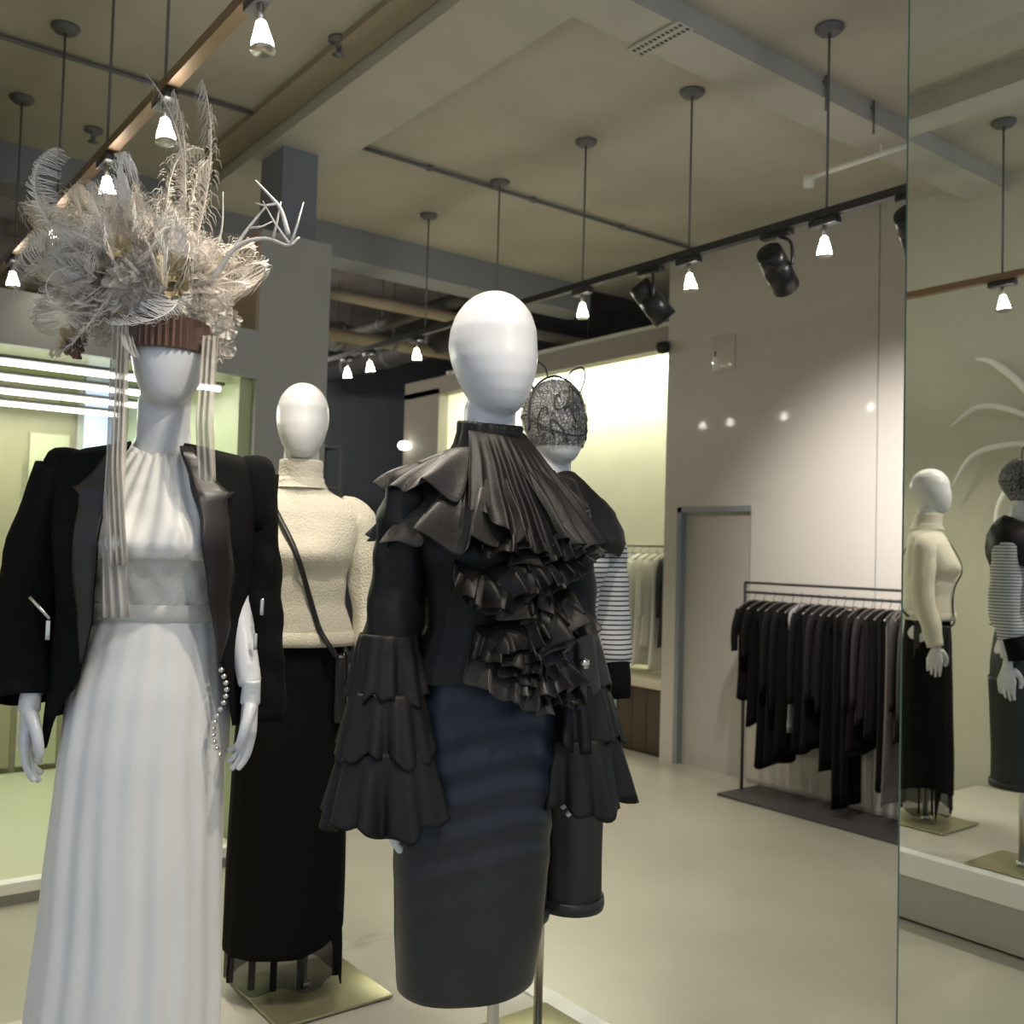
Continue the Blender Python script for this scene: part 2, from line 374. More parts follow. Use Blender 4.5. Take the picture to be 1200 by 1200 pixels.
# open metal shelving at the back, between cream sweater and ruffled blouse
c = thing('metal_shelf', 'dark open metal shelving at the back behind the ruffled sleeve', 'shelf', (4.4, 10.2, 0))
for a, bb in ((0, 0), (.9, 0), (0, .4), (.9, .4)): G().box(a-.02, a+.02, bb-.02, bb+.02, 0, 2.75).build('post', GREYM, c, smooth=False)
for z in (.5, 1.1, 1.7, 2.25, 2.72): G().box(0, .9, 0, .4, z, z+.03).build('shelf_board', GREYM, c, smooth=False)
FC = [(.45, .47, .5), (.12, .12, .13), (.30, .36, .44), (.5, .5, .48)]
k = 0
for z in (1.13, 1.73):
    for a in (.08, .48):
        zz = z
        for q in range(4):
            k += 1
            o = tag(G().box(4.4+a, 4.4+a+.32, 10.24, 10.5, zz, zz+.05, .015).build('folded_garment', mat('fold%d' % k, FC[(k*7) % 4], .9)), 'folded garment stacked on the '+('waist-high' if z < 1.5 else 'upper')+' board of the dark rear shelving, '+('left' if a < .3 else 'right')+' pile', 'clothes', 'folded clothes, %s board, %s pile' % ('lower' if z < 1.5 else 'upper', 'left' if a < .3 else 'right')); zz += .055

# ------------------------------------------------------------------ platform of the window display
pl = structure('floor_platform', G().box(.30, 1.90, -.8, 2.90, 0, .296), PLATT)
structure('platform_edge', G().box(1.86, 1.93, -.8, 2.93, .20, .30), PLATE_, pl)
structure('platform_end', G().box(.30, 1.86, 2.87, 2.93, .20, .2965), PLATT, pl)
structure('platform_face', G().box(1.90, 1.925, -.8, 2.925, .012, .27).box(.30, 1.9, 2.90, 2.925, .012, .27), PLATF, pl)
structure('shadow_gap', G().box(1.88, 1.90, -.8, 2.9, 0, .02), DMETAL, pl)

# ------------------------------------------------------------------ mirror
mr = structure('wall_mirror', G().box(3.03, 3.036, -.8, 1.80, .0, 3.78), MIRROR); mr.name = 'mirror'
del mr['kind']; tag(mr, 'tall frameless wall mirror at the right with a greenish glass edge', 'mirror')
G().box(3.0295, 3.0365, 1.8, 1.806, 0, 3.78).build('glass_edge', MEDGE, mr, smooth=False)
G().box(3.0365, 3.055, -.8, 1.795, 0, 3.78).build('backing_board', PLATF, mr, smooth=False)
c = thing('acrylic_sign_holder', 'small clear square plate with a pale rim low on the mirror at right', 'sign holder', (3.026, 1.255, .22))
G().box(-.003, .002, -.07, .07, -.07, -.062).box(-.003, .002, -.07, .07, .062, .07).box(-.003, .002, -.07, -.062, -.07, .07).box(-.003, .002, .062, .07, -.07, .07).build('rim', mat('pale_rim', (.62, .65, .55), .4), c, smooth=False)
G().box(-.001, .002, -.062, .062, -.062, .062).build('clear_plate', mat('clear', (.75, .8, .75), .2, alpha=.25), c, smooth=False)

# ------------------------------------------------------------------ track lighting
def track(X, y0, y1, ys, label, rods, m):
    o = thing('light_track', label, 'light track', (X, y0, 3.09))
    G().box(-.02, .02, 0, y1-y0, -.018, .018).build('rail', m, o, smooth=False)
    for y in rods:
        G().tube([(0, y-y0, .015), (0, y-y0, ZC-3.09)], .0055, 8).build('suspension_rod', GREYM, o)
        G().loft(lathe([(.004, -.02), (.045, -.018), (.062, 0), (.062, .012), (.004, .012)], 18, (0, y-y0, ZC-3.1))).build('canopy', GREYM, o)
    return o
track(3.59, 1.2, 9.0, None, 'long black lighting track running from the mirror to the rear', (1.7, 2.51, 3.30, 4.09, 4.9, 5.72), DMETAL)
track(1.0, -.6, 7.5, None, 'coppery lighting track above the feathered headdress at left', (1.7, 2.47, 3.25, 3.93, 4.72, 5.64, 6.5), COPPER)
def lamp(X, y, label, tilt, group, power, aim=None):
    o = thing('track_lamp', label, 'track lamp', (X, y, 3.068), 0, group)
    G().box(-.022, .022, -.07, .07, -.03, 0, .004).build('adapter', DMETAL, o)
    d = Vector((tilt[0], tilt[1], -1)).normalized()
    p0 = Vector((0, 0, -.03)); p1 = p0+d*.05; p2 = p1+d*.075
    G().tube([p0, p1], .010, 8).build('stem', STEEL, o)
    G().tube([p1, p1+d*.02, p1+d*.05, p2], [.014, .019, .028, .032], 14).build('reflector', BULB, o)
    G().tube([p2, p2+d*.006], [.034, .034], 14).build('rim', STEEL, o)
    pos = Vector((X, y, 3.068))+p2+d*.03
    light('SPOT', pos, power, (1, .90, .76), .035, aim=aim or pos+d, angle=105, blend=.9)
    return o
ordn = ['nearest', 'second', 'third', 'fourth', 'fifth', 'sixth', 'seventh']
for i, y in enumerate((2.52, 3.30, 4.09, 4.92, 5.83, 6.5, 6.85)):
    lamp(3.59, y, ordn[i]+' small lit lamp on the black track counting back from the mirror', (.1, .05*(-1)**i), 'lit lamps on the black track', 45)
tg = [(.75, 2.0, 1.5), (.66, 2.1, 1.2), (1.2, 2.75, 1.2), (1.0, 3.2, 0), (1.0, 5, 0)]
for i, y in enumerate((2.47, 3.25, 3.93, 4.80, 5.69)):
    lamp(1.0, y, ordn[i]+' glaring lamp on the coppery track counting back from the top edge', (.05, -.1), 'lit lamps on the coppery track', (34, 30, 24, 4, 8)[i])
for y, nn in ((.3, 'hindmost'), (1.1, 'middle'), (1.75, 'nearest')):
    lamp(1.0, y, nn+' of three lamps on the coppery track overhead, over the platform front', (.05, .35), 'lamps on the coppery track over the platform', 42)
def spot(X, y, label, aim, power, ang):
    o = thing('track_spotlight', label, 'spotlight', (X, y, 3.07), 0, 'black cylinder spotlights on the track')
    d = (Vector(aim)-Vector((X, y, 2.9))).normalized(); c = Vector((0, 0, -.16))
    G().box(-.022, .022, -.08, .08, -.025, 0, .004).build('adapter', BLKPL, o)
    s = d.cross(Vector((0, 0, 1))).normalized()
    G().tube(spline([Vector((0, 0, -.02)), s*.062+Vector((0, 0, -.05)), s*.075+c*.8, s*.068+c], 8), .008, 6).build('yoke', BLKPL, o)
    G().tube([c-d*.10, c-d*.098, c-d*.02, c-d*.018, c-d*.012, c-d*.010, c+d*.13, c+d*.131, c+d*.11], [.03, .058, .062, .057, .057, .062, .064, .056, .05], 24).build('barrel', BLKPL, o)
    G().tube([c+d*.112, c+d*.116], .05, 20).build('lens', BULB if False else mat('lens', (.5, .5, .45), .1), o)
    light('SPOT', Vector((X, y, 3.07))+c+d*.15, power, (1, .93, .90), .05, aim=aim, angle=ang, blend=1)
spot(3.59, 2.77, 'large black cylinder spotlight hanging in front of the lacquered wall', (5.66, 3.35, 1.75), 330, 70)
spot(3.59, 3.56, 'dark cylinder spotlight beside the wall edge above the bright niche', (5.0, 2.6, .9), 60, 50)
spot(3.59, 2.10, 'black spotlight partly cut off by the mirror edge', (5.66, 2.6, 1.6), 120, 60)

# ------------------------------------------------------------------ lighting of the room
for x, y, nn in ((3.4, 8.9, 'nearer'), (3.6, 10.6, 'farther')):  # fill lamps added to brighten the dark rear area
    o = thing('fill_lamp', nn+' added round fill lamp hanging in the dark rear area', 'lamp', (x, y, 3.45))
    G().loft(lathe([(.002, .04), (.12, .035), (.13, 0), (.002, 0)], 24)).build('housing', GREYM, o)
    G().loft(lathe([(.002, -.002), (.11, -.002), (.11, -.010), (.002, -.010)], 24)).build('diffuser', LAMPG, o)
    G().tube([(0, 0, .03), (0, 0, .9)], .005, 6).build('suspension_rod', GREYM, o)
    light('POINT', (x, y, 3.38), 45, (1, .93, .84), .1)
light('AREA', (6.3, 7.0, 3.36), 60, (1, 1, .80), 3.0, rot=(0, 0, PI/2), sy=.25)
G().tube([(6.38, 5.6, 3.36), (6.38, 8.5, 3.36)], .02, 8).build('cove_tube', TUBE)
tag(bpy.data.objects['cove_tube'], 'hidden strip light glowing behind the top of the bright clothes niche', 'strip light')

# ------------------------------------------------------------------ mannequins
P = .30   # platform top
BODY = [(1.56, .053, .057, .004), (1.515, .055, .058, .010), (1.49, .063, .062, .014), (1.468, .095, .068, .014), (1.445, .145, .080, .010), (1.41, .172, .092, .004), (1.36, .168, .102, -.004),
        (1.29, .150, .118, -.016), (1.22, .128, .096, -.006), (1.14, .112, .082, 0), (1.05, .138, .096, .004), (.95, .160, .110, .008), (.86, .158, .108, .008), (.80, .14, .095, .005)]
def tring(z, off=0, n=48, fold=None, wx=1):
    rx, ry, cy = lerp_table(BODY, z); R = []
    for k in range(n):
        a = 2*PI*k/n; e = off+(fold(a, z) if fold else 0)
        R.append(Vector(((rx*wx+e)*math.cos(a), cy+(ry+e)*math.sin(a), z)))
    return R
HEAD = [(0, .04), (.015, .27), (.05, .48), (.11, .68), (.2, .86), (.32, .97), (.44, 1), (.57, .965), (.70, .87), (.82, .725), (.91, .575), (.97, .41), (1, .18)]
def headrings(zc, top, rx=.079, ry=.100, e=0, n=32, t1=1, yo=0, xo=0):
    R = []
    for t, q in HEAD:
        if t > t1: break
        z = top-(top-zc)*t; sh = -.040*max(0, t-.45)/.55+yo
        R.append([Vector((xo+(rx*q+e*(q > .1))*math.cos(2*PI*k/n), sh+(ry*(q if t < .45 else q**.9)+e*(q > .1))*math.sin(2*PI*k/n), z+(e if t < .1 else 0))) for k in range(n)])
    return R
def body_mesh(armL, armR, cut=.82, headw=1.0, top=1.81, xo=0):
    g = G()
    zs = [1.60, 1.56, 1.535, 1.515, 1.50, 1.485, 1.47, 1.455, 1.44, 1.42, 1.39, 1.36, 1.32, 1.28, 1.24, 1.2, 1.16, 1.12, 1.06, 1.0, .95, .9, .86, .82]
    g.loft([tring(z, 0, 40) for z in zs if z >= cut])
    g.loft(headrings(1.575, top, .079*headw, .1*headw, xo=xo))
    for pts in (armL, armR):
        g.tube(spline(pts, 14), [.041-.017*(k/14) for k in range(15)], 14)
    return remeshed(g, SKIN, .006, 4)
def hand_mesh(side, curl=.3):
    """hangs down -z from the wrist; thumb towards -y; palm faces -side x"""
    g = G(); s = side
    pr = [(.0, .021, .017), (-.02, .025, .016), (-.045, .033, .016), (-.07, .040, .016), (-.092, .038, .014), (-.100, .030, .010)]
    g.loft([[Vector((rt*math.sin(2*PI*k/14)*1., rw*math.cos(2*PI*k/14), z)) for k in range(14)] for z, rw, rt in pr])
    g.tube([(0, 0, .03), (0, 0, -.02)], [.0185, .021], 14)
    for j, (y, L) in enumerate(((-.029, .070), (-.010, .080), (.010, .074), (.028, .058))):
        q = Vector((0, y, -.086)); ang = 0; pts = [q]; c = curl*(.8+.2*j)
        for seg in range(3):
            ang += c*(.6 if seg == 0 else 1)
            q = q+Vector((-s*math.sin(ang), (y*.1)/L*.01, -math.cos(ang)))*L*(.42, .32, .26)[seg]; pts.append(q)
        g.tube(spline(pts, 8), [.0092-.0004*k for k in range(9)], 10)
    g.tube(spline([(-s*.004, -.022, -.02), (-s*.016, -.045, -.045), (-s*.024, -.052, -.073), (-s*.028, -.046, -.098)], 8), [.014, .0135, .012, .0115, .011, .0105, .010, .0095, .008], 10)
    return remeshed(g, SKIN, .0028, 3)
HL, HR = hand_mesh(-1), hand_mesh(1)
def put_hand(root, me, p, rot=(0, 0, 0), sc=1.0):
    o = link('hand', me, root); o.location = p; o.rotation_euler = rot; o.scale = (sc,)*3
def stand(root, off, top, plate_rot, size=.36, poff=(0, 0), rpole=.0125):
    x, y = off
    G().tube([(x, y, .006), (x, y, top)], rpole, 16).build('stand_pole', STEEL, root)
    o = G().box(-size/2, size/2, -size/2, size/2, 0, .008, .002).build('base_plate', BRONZE, root); o.location = (x+poff[0], y+poff[1], 0); o.rotation_euler = (0, 0, plate_rot)
    G().tube([(x, y, .006), (x, y, .03)], rpole*1.9, 16).build('pole_socket', STEEL, root)
def fold_fn(seed, amp, ns=(7, 11, 17), grow=None):
    rr = random.Random(seed); ph = [rr.uniform(0, 6.28) for _ in ns]; w = [rr.uniform(.6, 1) for _ in ns]
    def f(a, z):
        g_ = grow(z) if grow else 1
        return amp*g_*sum(w[i]*math.sin(n*a+ph[i]+.8*math.sin(2.1*z*(i+1)+ph[i])) for i, n in enumerate(ns))/len(ns)
    return f
def wrap_loft(tab, zs, fold, n=96, cx=None):
    """tab rows (z, rx, ry, cx, cy)"""
    R = []
    for z in zs:
        rx, ry, x, y = lerp_table(tab, z)
        R.append([Vector((x+(rx+fold(2*PI*k/n, z))*math.cos(2*PI*k/n), y+(ry+fold(2*PI*k/n, z))*math.sin(2*PI*k/n), z)) for k in range(n)])
    return R
def frange(a, b, n): return [a+(b-a)*k/(n-1) for k in range(n)]
def sleeve(pts, rad, seed, amp, n=28, m=26, flat=1):
    g = G(); pp = spline(pts, m); rr = random.Random(seed); R = []
    a = None; P1, P2, P3 = rr.uniform(0, 6), rr.uniform(0, 6), rr.uniform(0, 6)
    for i, p in enumerate(pp):
        t = (pp[min(i+1, m)]-pp[max(i-1, 0)]).normalized()
        if a is None: a = t.cross(Vector((0, 1, 0))).normalized()
        a = (a-t*a.dot(t)).normalized(); b_ = t.cross(a)
        u = i/m*(len(rad)-1); k = min(int(u), len(rad)-2); r = rad[k]+(rad[k+1]-rad[k])*(u-k)
        R.append([p+(a*math.cos(q)+b_*math.sin(q)*flat)*(r+amp*(math.sin(3*q+P1+i*.5)*.6+math.sin(i*1.3+q+P2)*.7+math.sin(5*q+i*.9+P3)*.4)) for q in [2*PI*j/n for j in range(n)]])
    return g.loft(R, False)

# ================= ruffled blouse mannequin (B)
def ruffle_strip(pin, pout, waves, amp, seed, seg=None, rows=6, nrm=None, curl=.012):
    """ribbon between two guide curves, outer edge gathered into folds"""
    seg = seg or waves*9; A = spline(pin, seg); B = spline(pout, seg); rr = random.Random(seed); ph = rr.uniform(0, 6)
    R = []; wob = [rr.uniform(.55, 1.35) for _ in range(waves+2)]
    for j in range(rows+1):
        v = j/rows; row = []
        for i in range(seg+1):
            u = i/seg; p = A[i].lerp(B[i], v)
            t = (B[min(i+1, seg)]-B[max(i-1, 0)]).normalized(); d = (B[i]-A[i]).normalized(); nn = t.cross(d).normalized()
            if nrm is not None and nn.dot(Vector(nrm) if not callable(nrm) else nrm(p)) < 0: nn = -nn
            w_ = wob[int(u*waves)]; s_ = math.sin(u*waves*2*PI+ph+1.4*math.sin(u*5+ph)+v*.5)
            bulge = math.sin(v*PI)*.35+v
            p = p+nn*(s_*amp*w_*v**1.2+curl*bulge)+t*(math.cos(u*waves*2*PI*1.0+ph)*amp*.45*v)+d*(abs(s_)*amp*.35*v)
            p = p+noise.noise_vector(p*13+Vector((seed*3.7, 0, 0)))*amp*.75*v
            row.append(p)
        R.append(row)
    return G().loft(R, False, wrap=False)

def mannequin_ruffle():
    rz = YAW+math.radians(27)
    r = thing('mannequin', 'white egg-headed mannequin in a black ruffled bell-sleeve blouse and dark pencil skirt, in front', 'mannequin', (1.196, 1.641, P), rz, 'faceless white display mannequins')
    aL = [(-.165, 0, 1.42), (-.205, .01, 1.16), (-.215, -.05, .93)]; aR = [(.165, 0, 1.42), (.20, .01, 1.16), (.215, -.05, .93)]
    link('body', body_mesh(aL, aR, headw=1.12, top=1.838), r)
    put_hand(r, HL, (-.215, -.055, .875), (.15, 0, 0)); put_hand(r, HR, (.215, -.055, .905), (.15, 0, 0))
    # pole enters the body from behind the skirt
    stand(r, (.055, .02), .84, -rz, .36)
    # skirt: navy satin upper panel and charcoal coated fabric
    tab = [(1.15, .118, .088, 0, 0), (1.05, .140, .105, 0, .003), (.95, .160, .118, 0, .006), (.84, .166, .122, -.006, .006), (.70, .164, .122, -.010, .004), (.55, .153, .116, -.014, 0), (.44, .140, .108, -.018, 0), (.425, .137, .105, -.018, 0)]
    ff = lambda a, z: .0016*math.sin(6*a+z*9)+.0035*math.exp(-((z-.83)/.16)**2)*math.sin(z*95+2.2*math.sin(a*2+1.2))*(.5-.5*math.sin(a))
    o = G().loft(wrap_loft(tab, frange(1.10, .425, 90), ff), False).build('skirt', SKIRTM, r); solid(o, .004, -1)
    G().loft(wrap_loft(tab, [.432, .428, .425, .428, .432], lambda a, z: .0005+.0015*(z < .427)), False).build('hem', SKIRTM, o)
    # bodice
    f1 = fold_fn(3, .006, (9, 16, 23))
    o = G().loft([tring(z, .014+.012*max(0, min(1, (1.2-z)/.08)), 90, f1) for z in frange(1.505, 1.035, 40)], False).build('blouse', RUFFB, r)
    f2 = fold_fn(5, .004, (14, 22, 30))
    R = [[Vector(((rx+f2(2*PI*k/90, z))*math.cos(2*PI*k/90), cy+(rx*1.05+f2(2*PI*k/90, z))*math.sin(2*PI*k/90), z+.010*math.sin(2*PI*k/90))) for k in range(90)] for z, rx, cy in
         [(1.562, .0630, .000), (1.558, .0665, .000), (1.54, .0655, .003), (1.515, .070, .007), (1.495, .080, .010), (1.475, .098, .010), (1.455, .115, .006)]]
    solid(G().loft(R, False).build('gathered_collar', RUFFB, r), .003)
    # cape ruffles round the shoulders: polar guide curves
    def arc(rx, ry, z0, a0, a1, n=9, dz=None, cx=0, cy=.0):
        return [(cx+rx*math.cos(a), cy+ry*math.sin(a), z0+(dz(a) if dz else 0)) for a in frange(a0, a1, n)]
    out = lambda p: Vector((p.x, p.y, .25))
    dro = lambda a: -.02*abs(math.cos(a))+.0
    for i, (i_rx, i_ry, iz, o_rx, o_ry, oz, a0, a1, wv, am) in enumerate((
            (.085, .075, 1.505, .215, .150, 1.425, PI*.62, PI*1.30, 5, .024),
            (.110, .095, 1.475, .222, .185, 1.325, PI*.66, PI*1.46, 6, .032),
            (.085, .080, 1.500, .205, .150, 1.395, -PI*.20, PI*.34, 6, .018),
            (.110, .095, 1.475, .230, .180, 1.300, -PI*.40, PI*.30, 8, .022),
            (.10, .09, 1.49, .22, .155, 1.36, PI*.30, PI*.68, 5, .018))):
        o = ruffle_strip(arc(i_rx, i_ry, iz, a0, a1), arc(o_rx, o_ry, oz, a0, a1, dz=dro), wv, am, 20+i, nrm=out, rows=8).build('shoulder_ruffle', RUFF, r); solid(o, .002); subsurf(o)
    # pleats falling from the collar over the chest (image centre-right)
    o = ruffle_strip([(-.068, -.040, 1.540), (.0, -.066, 1.535), (.060, -.035, 1.545)], [(-.110, -.150, 1.375), (.04, -.195, 1.285), (.20, -.135, 1.31)], 9, .010, 41, nrm=out, rows=10, curl=.012).build('chest_pleats', RUFFB, r); solid(o, .002); subsurf(o)
    o = ruffle_strip([(.0, -.070, 1.505), (.055, -.055, 1.51), (.085, .0, 1.50)], [(.04, -.185, 1.33), (.145, -.165, 1.30), (.215, -.06, 1.34)], 6, .012, 43, nrm=out, rows=10, curl=.012).build('chest_pleats', RUFFB, r); solid(o, .002); subsurf(o)
    # jabot: gathered flounces tumbling down the front
    rr = random.Random(5)
    for i in range(19):
        k = i/18; z = 1.385-.325*k; ang = rr.uniform(-.75, .55); hw = rr.uniform(.055, .095)
        cx = rr.uniform(-.05, .085)+.035*k; cx = min(cx, .10); ca, sa = math.cos(ang), math.sin(ang); w_ = rr.uniform(.055, .085); yb = -.118-.016*math.sin(k*PI)-rr.uniform(0, .02)
        pin, pout = [], []
        for u in (-1, -.5, 0, .5, 1):
            px_, pz_ = cx+u*hw*ca, z+u*hw*sa
            side = max(0, abs(px_-.01)-.03)
            pin.append((px_, yb+side*.55, pz_)); pout.append((px_+sa*w_*.8+u*.012, yb-.032+side*.5, pz_-w_*(.75+.25*ca)))
        o = ruffle_strip(pin, pout, rr.choice((3, 4, 5)), rr.uniform(.014, .026), 60+i, nrm=(0, -1, 0), rows=7, curl=.022).build('front_flounce', RUFFB if i % 4 else RUFF, r); solid(o, .002); subsurf(o)
    # peplum ruffle at the waist, jet brooch
    o = ruffle_strip([(-.02, -.115, 1.10), (.06, -.12, 1.10), (.14, -.085, 1.10)], [(-.03, -.165, 1.025), (.06, -.175, 1.02), (.17, -.12, 1.035)], 5, .018, 91, nrm=(0, -1, 0)).build('front_flounce', RUFF, r); solid(o, .002); subsurf(o)
    o = G().loft(lathe([(.002, .012), (.010, .008), (.012, 0), (.010, -.008), (.002, -.012)], 12)).build('jet_bead', STEEL, r); o.location = (.165, -.125, 1.075)
    # sleeves: fitted upper part then three flared tiers
    for s, e in ((-1, 0), (1, 1)):
        q_ = 0 if s > 0 else 1
        sp = [(s*.12, .0, 1.445), (s*.172, .0, 1.40), (s*(.208-.022*q_), .01, 1.28), (s*(.215-.012*q_), .01, 1.11)]
        so = sleeve(sp, [.034, .053, .054, .050, .056], 7+e, .004).build('sleeve', RUFFB, r)
        tiers = [(1.13, 1.005, .056, .080, .004, .010), (1.02, .90, .074, .104, .006, .016), (.915, .775, .094, .128, .008, .024)]
        for q, (zt, zb, r0, r1, a0, a1) in enumerate(tiers):
            rr2 = random.Random(30+q+e*5); ph = [rr2.uniform(0, 6) for _ in range(4)]; R = []; N = 120
            for z in frange(zt, zb, 18):
                v = (zt-z)/(zt-zb); row = []
                for k in range(N):
                    a = 2*PI*k/N; am = a0*.3+(a1-a0*.3)*v
                    rad = r0+(r1-r0)*v**.85+am*(math.sin(11*a+ph[0]+.9*math.sin(3*a+ph[1]))*.5+math.sin(5*a+ph[2])*.35+math.sin(19*a+ph[3])*.22)
                    row.append(Vector((s*(.214-.010*q_)+rad*math.cos(a), .008-.03*((1.13-z)/.36)+rad*.92*math.sin(a), z+.012*v*math.sin(4*a+ph[3])+.006*v*math.sin(13*a))))
                R.append(row)
            o = G().loft(R, False).build('bell_tier', RUFFB if q else RUFF if s > 0 else RUFFB, so); solid(o, .002)
    return r
mannequin_ruffle()

# ================= white dress and tuxedo jacket mannequin (A)
def mannequin_dress():
    rz = YAW+math.radians(9)
    r = thing('mannequin', 'white mannequin in a long white gown under a black tuxedo jacket and feathered headdress', 'mannequin', (.664, 2.075, P), rz, 'faceless white display mannequins')
    aL = [(-.160, 0, 1.42), (-.225, .03, 1.19), (-.222, -.045, .985)]; aR = [(.155, -.01, 1.42), (.162, -.01, 1.20), (.205, -.075, 1.010)]
    me = body_mesh(aL, aR, xo=.010); o = link('body', me, r)
    put_hand(r, HL, (-.222, -.05, .975), (.08, .05, .25), 1.02); put_hand(r, HR, (.207, -.078, .995), (.15, .0, .35), .98)
    stand(r, (0, .05), .8, -rz, .38)
    # bodice
    def bf(a, z):
        front = max(0, -math.sin(a)); b_ = 0
        for s in (-1, 1): b_ += .020*math.exp(-((math.cos(a)*.15-s*.058)/.040)**2-((z-1.30)/.052)**2)*front
        return b_+.003*math.sin(a*14+(z-1.2)*60)*front*(1 if z < 1.27 else .5)+.0025*math.sin(a*9-z*70)*front
    o = G().loft([tring(z, .010, 96, bf) for z in frange(1.275, 1.155, 20)], False).build('bodice', BODICE, r)
    # halter neck over the bust
    R = []
    for z in frange(1.495, 1.262, 26):
        rx, ry, cy = lerp_table(BODY, z); row = []
        for k in range(61):
            v = k/60; xx = (v*2-1)
            half = .050+.080*min(1, (1.50-z)/.17)
            x = xx*half; yy = cy-(ry+.015)*math.sqrt(max(.02, 1-(x/(rx+.02))**2)) - .022*sum(math.exp(-((x-s*.056)/.038)**2-((z-1.30)/.055)**2) for s in (-1, 1)) - .0035*math.sin(xx*22+(1.5-z)*16)
            row.append(Vector((x, yy, z+.02*(1-xx*xx)*(-1 if z > 1.48 else 0))))
        R.append(row)
    solid(G().loft(R, False, wrap=False).build('halter_front', DRESS, o), .002)
    G().loft([tring(z, q, 96) for z, q in ((1.172, .010), (1.170, .015), (1.152, .016), (1.138, .016), (1.136, .010))], False).build('waistband', BODICE, r)
    tab = [(1.15, .118, .090, 0, 0), (1.08, .136, .105, -.006, 0), (.98, .152, .122, -.010, -.004), (.85, .160, .132, -.012, -.008), (.6, .170, .142, -.016, -.012), (.3, .186, .155, -.022, -.014), (0.012, .205, .170, -.024, -.014)]
    ff = fold_fn(12, .0125, (5, 9, 14, 21), lambda z: min(1, .25+(1.15-z)*1.3))
    solid(G().loft(wrap_loft(tab, frange(1.15, .012, 60), ff, 160), False).build('gown_skirt', DRESS, r), .003)
    # jacket: open-fronted shell
    J = [(1.500, .072, .080, .020), (1.492, .110, .092, .018), (1.480, .165, .100, .014), (1.462, .206, .104, .010), (1.44, .216, .108, .008), (1.38, .208, .138, 0), (1.30, .200, .162, -.006), (1.22, .192, .150, -.003), (1.15, .188, .140, 0), (1.02, .196, .145, 0), (.90, .205, .150, 0)]
    def edges(z):   # inner front edge x on either side
        l = lerp_table([(1.50, -.055), (1.40, -.075), (1.32, -.082), (1.15, -.095), (1.03, -.115), (.97, -.145), (.90, -.175)], z)[0]
        q = lerp_table([(1.50, .050), (1.42, .080), (1.34, .108), (1.20, .125), (1.08, .145), (.95, .172), (.90, .180)], z)[0]
        return l, q
    N = 72; R = []
    zs = frange(1.5, 1.44, 8)+frange(1.425, .0, 34)[0:1]*0+frange(1.42, .93, 26)
    fj = fold_fn(31, .004, (4, 7, 11), lambda z: .3+(1.5-z))
    for z in zs:
        rx, ry, cy = lerp_table(J, z); l, q = edges(z)
        aL_ = PI*1.5+math.asin(max(-1, l/rx)); aR_ = PI*1.5+math.asin(min(1, q/rx))-0
        a0, a1 = aR_-2*PI, aL_   # go from right edge through back to left edge
        row = []
        for k in range(N+1):
            a = a0+(a1-a0)*k/N; x = rx*math.cos(a); drop = 0
            if z < 1.0: # pointed left front hem
                drop = -.05*math.exp(-((k/N-.93)/.05)**2)*(1.0-z)/.07+.03*math.exp(-((k/N-1)/.03)**2)*(1-z)/.07
            row.append(Vector(((rx+fj(a, z))*math.cos(a), cy+(ry+fj(a, z))*math.sin(a), z+drop)))
        R.append(row)
    jk = solid(G().loft(R, False, wrap=False).build('tuxedo_jacket', BLACK, r), .006)
    # lapels
    for s in (-1, 1):
        R = []
        for z in frange(1.492, 1.06, 30):
            rx, ry, cy = lerp_table(J, z); l, q = edges(z); e = l if s < 0 else q
            w_ = lerp_table([(1.50, .020), (1.44, .040), (1.385, .075), (1.37, .052), (1.25, .050), (1.14, .030), (1.06, .004)], z)[0]
            row = []
            for k in range(7):
                v = k/6; x = e+s*w_*v-s*.003
                x = max(-rx*.97, min(rx*.97, x))
                row.append(Vector((x, cy-(ry+.012-.004*v)*math.sqrt(max(.02, 1-(x/rx)**2))-.003, z+(.014*v if z < 1.40 and z > 1.36 else 0))))
            R.append(row)
        solid(G().loft(R, False, wrap=False).build('lapel', SATIN, jk, label='satin lapel'), .003)
    o = solid(sleeve([(-.195, 0, 1.445), (-.246, .02, 1.22), (-.250, .005, 1.08), (-.236, -.03, .975)], [.052, .064, .060, .058, .056], 3, .003).build('jacket_sleeve', BLACK, jk), .004)
    o = solid(sleeve([(.190, .01, 1.445), (.205, .02, 1.25), (.218, .02, 1.08), (.225, .0, .925)], [.045, .042, .042, .044, .043], 9, .0035, flat=1.2).build('jacket_sleeve', BLACK, jk), .004)
    # shoulder pads round off the sleeve head
    for s in (-1, 1):
        g = G(); g.loft([[Vector((s*.190+.042*q*math.cos(2*PI*k/20), .005+.054*q*math.sin(2*PI*k/20), z)) for k in range(20)] for z, q in ((1.487, .15), (1.484, .55), (1.476, .8), (1.46, .98), (1.44, 1.06), (1.40, 1.10), (1.36, 1.04), (1.33, .9))])
        g.build('shoulder', BLACK, jk)
    o = G().tube([(-.205, -.135, 1.185), (-.185, -.14, 1.165), (-.165, -.145, 1.145)], .0035, 6).build('zip_pocket', ZIP, jk)
    G().box(-.170, -.162, -.151, -.146, 1.105, 1.142, .001).build('zip_puller', ZIP, o)
    for p in ((.222, -.07, 1.17), (.213, -.085, 1.10)): G().box(p[0]-.004, p[0]+.004, p[1]-.004, p[1]+.002, p[2]-.017, p[2]+.017, .002).build('cuff_zip', ZIP, jk)
    # lining panel on the right
    R = [[Vector((x, -.085-.01*v, z)) for x, v in ((.125+.05*(1.38-z), 0), (.150+.05*(1.38-z), .5), (.175+.05*(1.38-z), 1))] for z in frange(1.36, 1.0, 10)]
    # pearl chain hanging by the hand
    g = G()
